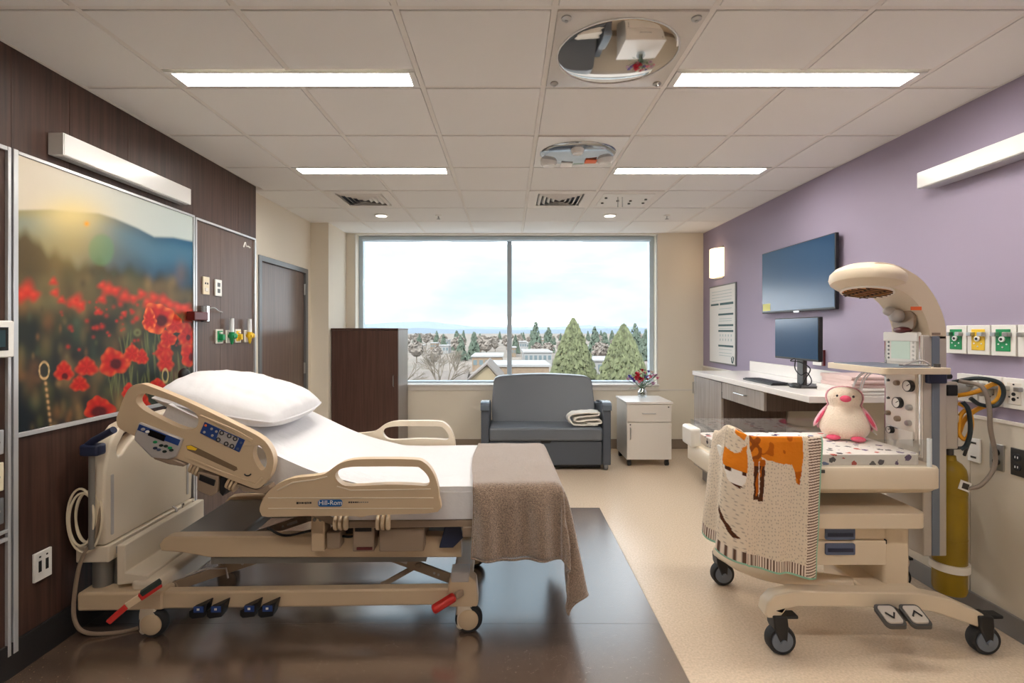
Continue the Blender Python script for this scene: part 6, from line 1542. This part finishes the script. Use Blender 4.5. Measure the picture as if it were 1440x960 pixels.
# distant trees, alike
rnd = random.Random(21)
cg = MB(); leaf_cone(cg, 0, 0, 0.3, 9, 2.0, 160, random.Random(5), 1.1); cg.lathe([(1.5, 0.3), (1.0, 3.5), (0.4, 7), (0.02, 8.8)], (0, 0, 0), 'z', 8)
bgm = MB()
for k in range(120):
    a = rnd.uniform(0, 6.28); b_ = rnd.uniform(-0.2, 1.0); rr = 2.6 * math.sqrt(max(0, 1 - b_ * b_)) * rnd.uniform(.7, 1)
    c = Vector((rr * math.cos(a), rr * math.sin(a), 4.2 + b_ * 2.6)); s = 0.8
    bgm.add([c + Vector((rnd.uniform(-s, s), rnd.uniform(-s, s), rnd.uniform(-s, s))) for _ in range(4)], [(0, 1, 2), (1, 2, 3), (0, 2, 3)])
bgm.ell((0, 0, 4.2), (2.1, 2.1, 2.2), 10, 7)
src = {}
def far_tree(kind, px, d, h):
    x = (px - CX) * d / F
    nm, lb, grp = (('far_conifer', 'small dark conifer among the distant town trees', 'distant conifers in the town') if kind == 'c' else ('far_bare_tree', 'pale leafless tree crown among the distant town trees', 'distant leafless trees in the town'))
    t = thing(nm, lb, 'tree', (x, d, GZ), group=grp)
    if kind not in src:
        f = build(cg if kind == 'c' else bgm, 'foliage', 'conifer_dark' if kind == 'c' else 'bare_pink', t, local=True, ang=10, recalc=False)
        tr_ = build(MB().cyl((0, 0, 0), (0, 0, 4), 0.22, 0.12, n=6), 'trunk', 'bark', t, local=True)
        src[kind] = (f, tr_)
    else:
        for o_ in src[kind]: q = o_.copy(); link(q, t)
    s = h / 9.0 if kind == 'c' else h / 7.0
    t.scale = (s, s, s); t.rotation_euler = (0, 0, rnd.uniform(0, 6.28))
spots = []
def spot(pa, pb, da, db, gap):
    for _ in range(400):
        d = rnd.uniform(da, db); px = rnd.uniform(pa, pb); x = (px - CX) * d / F
        if all(abs(x - q[0]) > gap + q[2] or abs(d - q[1]) > gap + q[3] for q in spots):
            spots.append((x, d, gap, gap)); return px, d
    return None
for (a_, b_, d_, dep) in ((664, 706, 118, 16), (737, 776, 135, 18), (828, 872, 110, 16), (690, 800, 82, 14)):
    spots.append((((a_ + b_) / 2 - CX) * (d_ + dep / 2) / F, d_ + dep / 2, (b_ - a_) / 2 * d_ / F + 1, dep / 2 + 1))
for px_b, d_b in ((617, 62), (690, 120), (560, 75), (806, 95), (877, 90)): spots.append(((px_b - CX) * d_b / F, d_b, 4, 4))
for px, d, h in ((667, 170, 9), (753, 205, 13), (771, 216, 11), (836, 190, 11), (850, 180, 9), (893, 175, 12), (908, 160, 10), (648, 160, 8)):
    spots.append(((px - CX) * d / F, d, 3, 3)); 
houses = []
for k in range(16):
    q = spot(520, 890, 150, 330, 6.5)
    if q: houses.append((q[0], q[1] - 5, rnd.uniform(10, 20) * 6.5 / 13 / q[1] * F / 2.2))
for k in range(84):
    q = spot(440, 985, 150, 520, 2.4)
    if not q: continue
    d = q[1]; far_tree('c', q[0], d, rnd.uniform(5.5, 10))
for k in range(120):
    q = spot(435, 990, 125, 480, 3.0)
    if not q: continue
    d = q[1]; far_tree('b', q[0], d, rnd.uniform(4, 7.5))
for px, d, h in ((667, 170, 9), (753, 205, 13), (771, 216, 11), (836, 190, 11), (850, 180, 9), (893, 175, 12), (908, 160, 10), (648, 160, 8)): far_tree('c', px, d, h)

# buildings
def building(label, px0, px1, d, ytop, depth, mw, mr, win=0, group=None):
    x0 = (px0 - CX) * d / F; x1 = (px1 - CX) * d / F; z1 = CH - (ytop - CY) * d / F
    t = thing('building', label, 'building', ((x0 + x1) / 2, d + depth / 2, GZ), group=group)
    build(box(x0, x1, d, d + depth, GZ, z1), 'wall', mw, t)
    build(box(x0 - 0.3, x1 + 0.3, d - 0.3, d + depth + 0.3, z1, z1 + 0.35), 'roof', mr, t)
    for k in range(win):
        xa = x0 + (x1 - x0) * (k + 0.2) / win; xb = x0 + (x1 - x0) * (k + 0.8) / win
        build(box(xa, xb, d - 0.08, d + 0.05, z1 - 1.9, z1 - 0.7), 'window', 'far_glass', t)
    return t
building('long low tan building behind the loveseat back', 690, 772, 82, 515.5, 12, 'brick_tan', 'roof_white', 0)
building('flat roofed building with a band of windows, right of mullion', 737, 776, 135, 496, 18, 'roof_white', 'roof_white', 6)
building('low white building left of the window mullion', 664, 706, 118, 502, 16, 'brick_tan', 'roof_white', 5)
building('white roofed building between the two tall conifers', 828, 872, 110, 508, 16, 'roof_white', 'roof_white', 4)
for k, (px, d, w) in enumerate(houses):
    building('small pale rooftop among the distant trees', px - w / 2, px + w / 2, d, 464 + 690 * (CH - GZ - rnd.uniform(2.6, 4.5)) / d, 10, 'brick_tan' if k % 2 else 'roof_white', 'roof_white', 3, 'distant rooftops in the town')
# gabled house
d = 66; hx0 = (660 - CX) * d / F; hx1 = (703 - CX) * d / F; xm = (685 - CX) * d / F
ze = CH - (534 - CY) * d / F; zp = CH - (514 - CY) * d / F
t = thing('gabled_house', 'cream gabled house with brown tiled roof', 'house', ((hx0 + hx1) / 2, d + 6, GZ))
build(MB().prism([(hx0, GZ), (hx1, GZ), (hx1, ze), (xm, zp), (hx0, ze)], xz(), d, d + 12), 'wall', 'house_cream', t)
for a, b in (((hx0 - 0.5, ze - 0.4), (xm, zp + 0.15)), ((hx1 + 0.5, ze - 0.4), (xm, zp + 0.15))):
    build(MB().prism([a, b, (b[0], b[1] + 0.25), (a[0], a[1] + 0.25)], xz(), d - 0.5, d + 12.5), 'roof', 'roof_tile', t)
d2 = 72; wx0 = (545 - CX) * d2 / F; wx1 = (652 - CX) * d2 / F; z_e = CH - (538 - CY) * d2 / F; z_r = CH - (521 - CY) * (d2 + 5) / F
t = thing('tiled_wing', 'long brown tiled roof wing beside the gabled house', 'house', ((wx0 + wx1) / 2, d2 + 5, GZ))
build(box(wx0, wx1, d2 + 0.5, d2 + 9.5, GZ, z_e), 'wall', 'house_cream', t)
build(MB().prism([(d2, z_e), (d2 + 5, z_r), (d2 + 10, z_e), (d2 + 10, z_e - 0.25), (d2, z_e - 0.25)], YZ, wx0 - .4, wx1 + .4), 'roof', 'roof_tile', t)
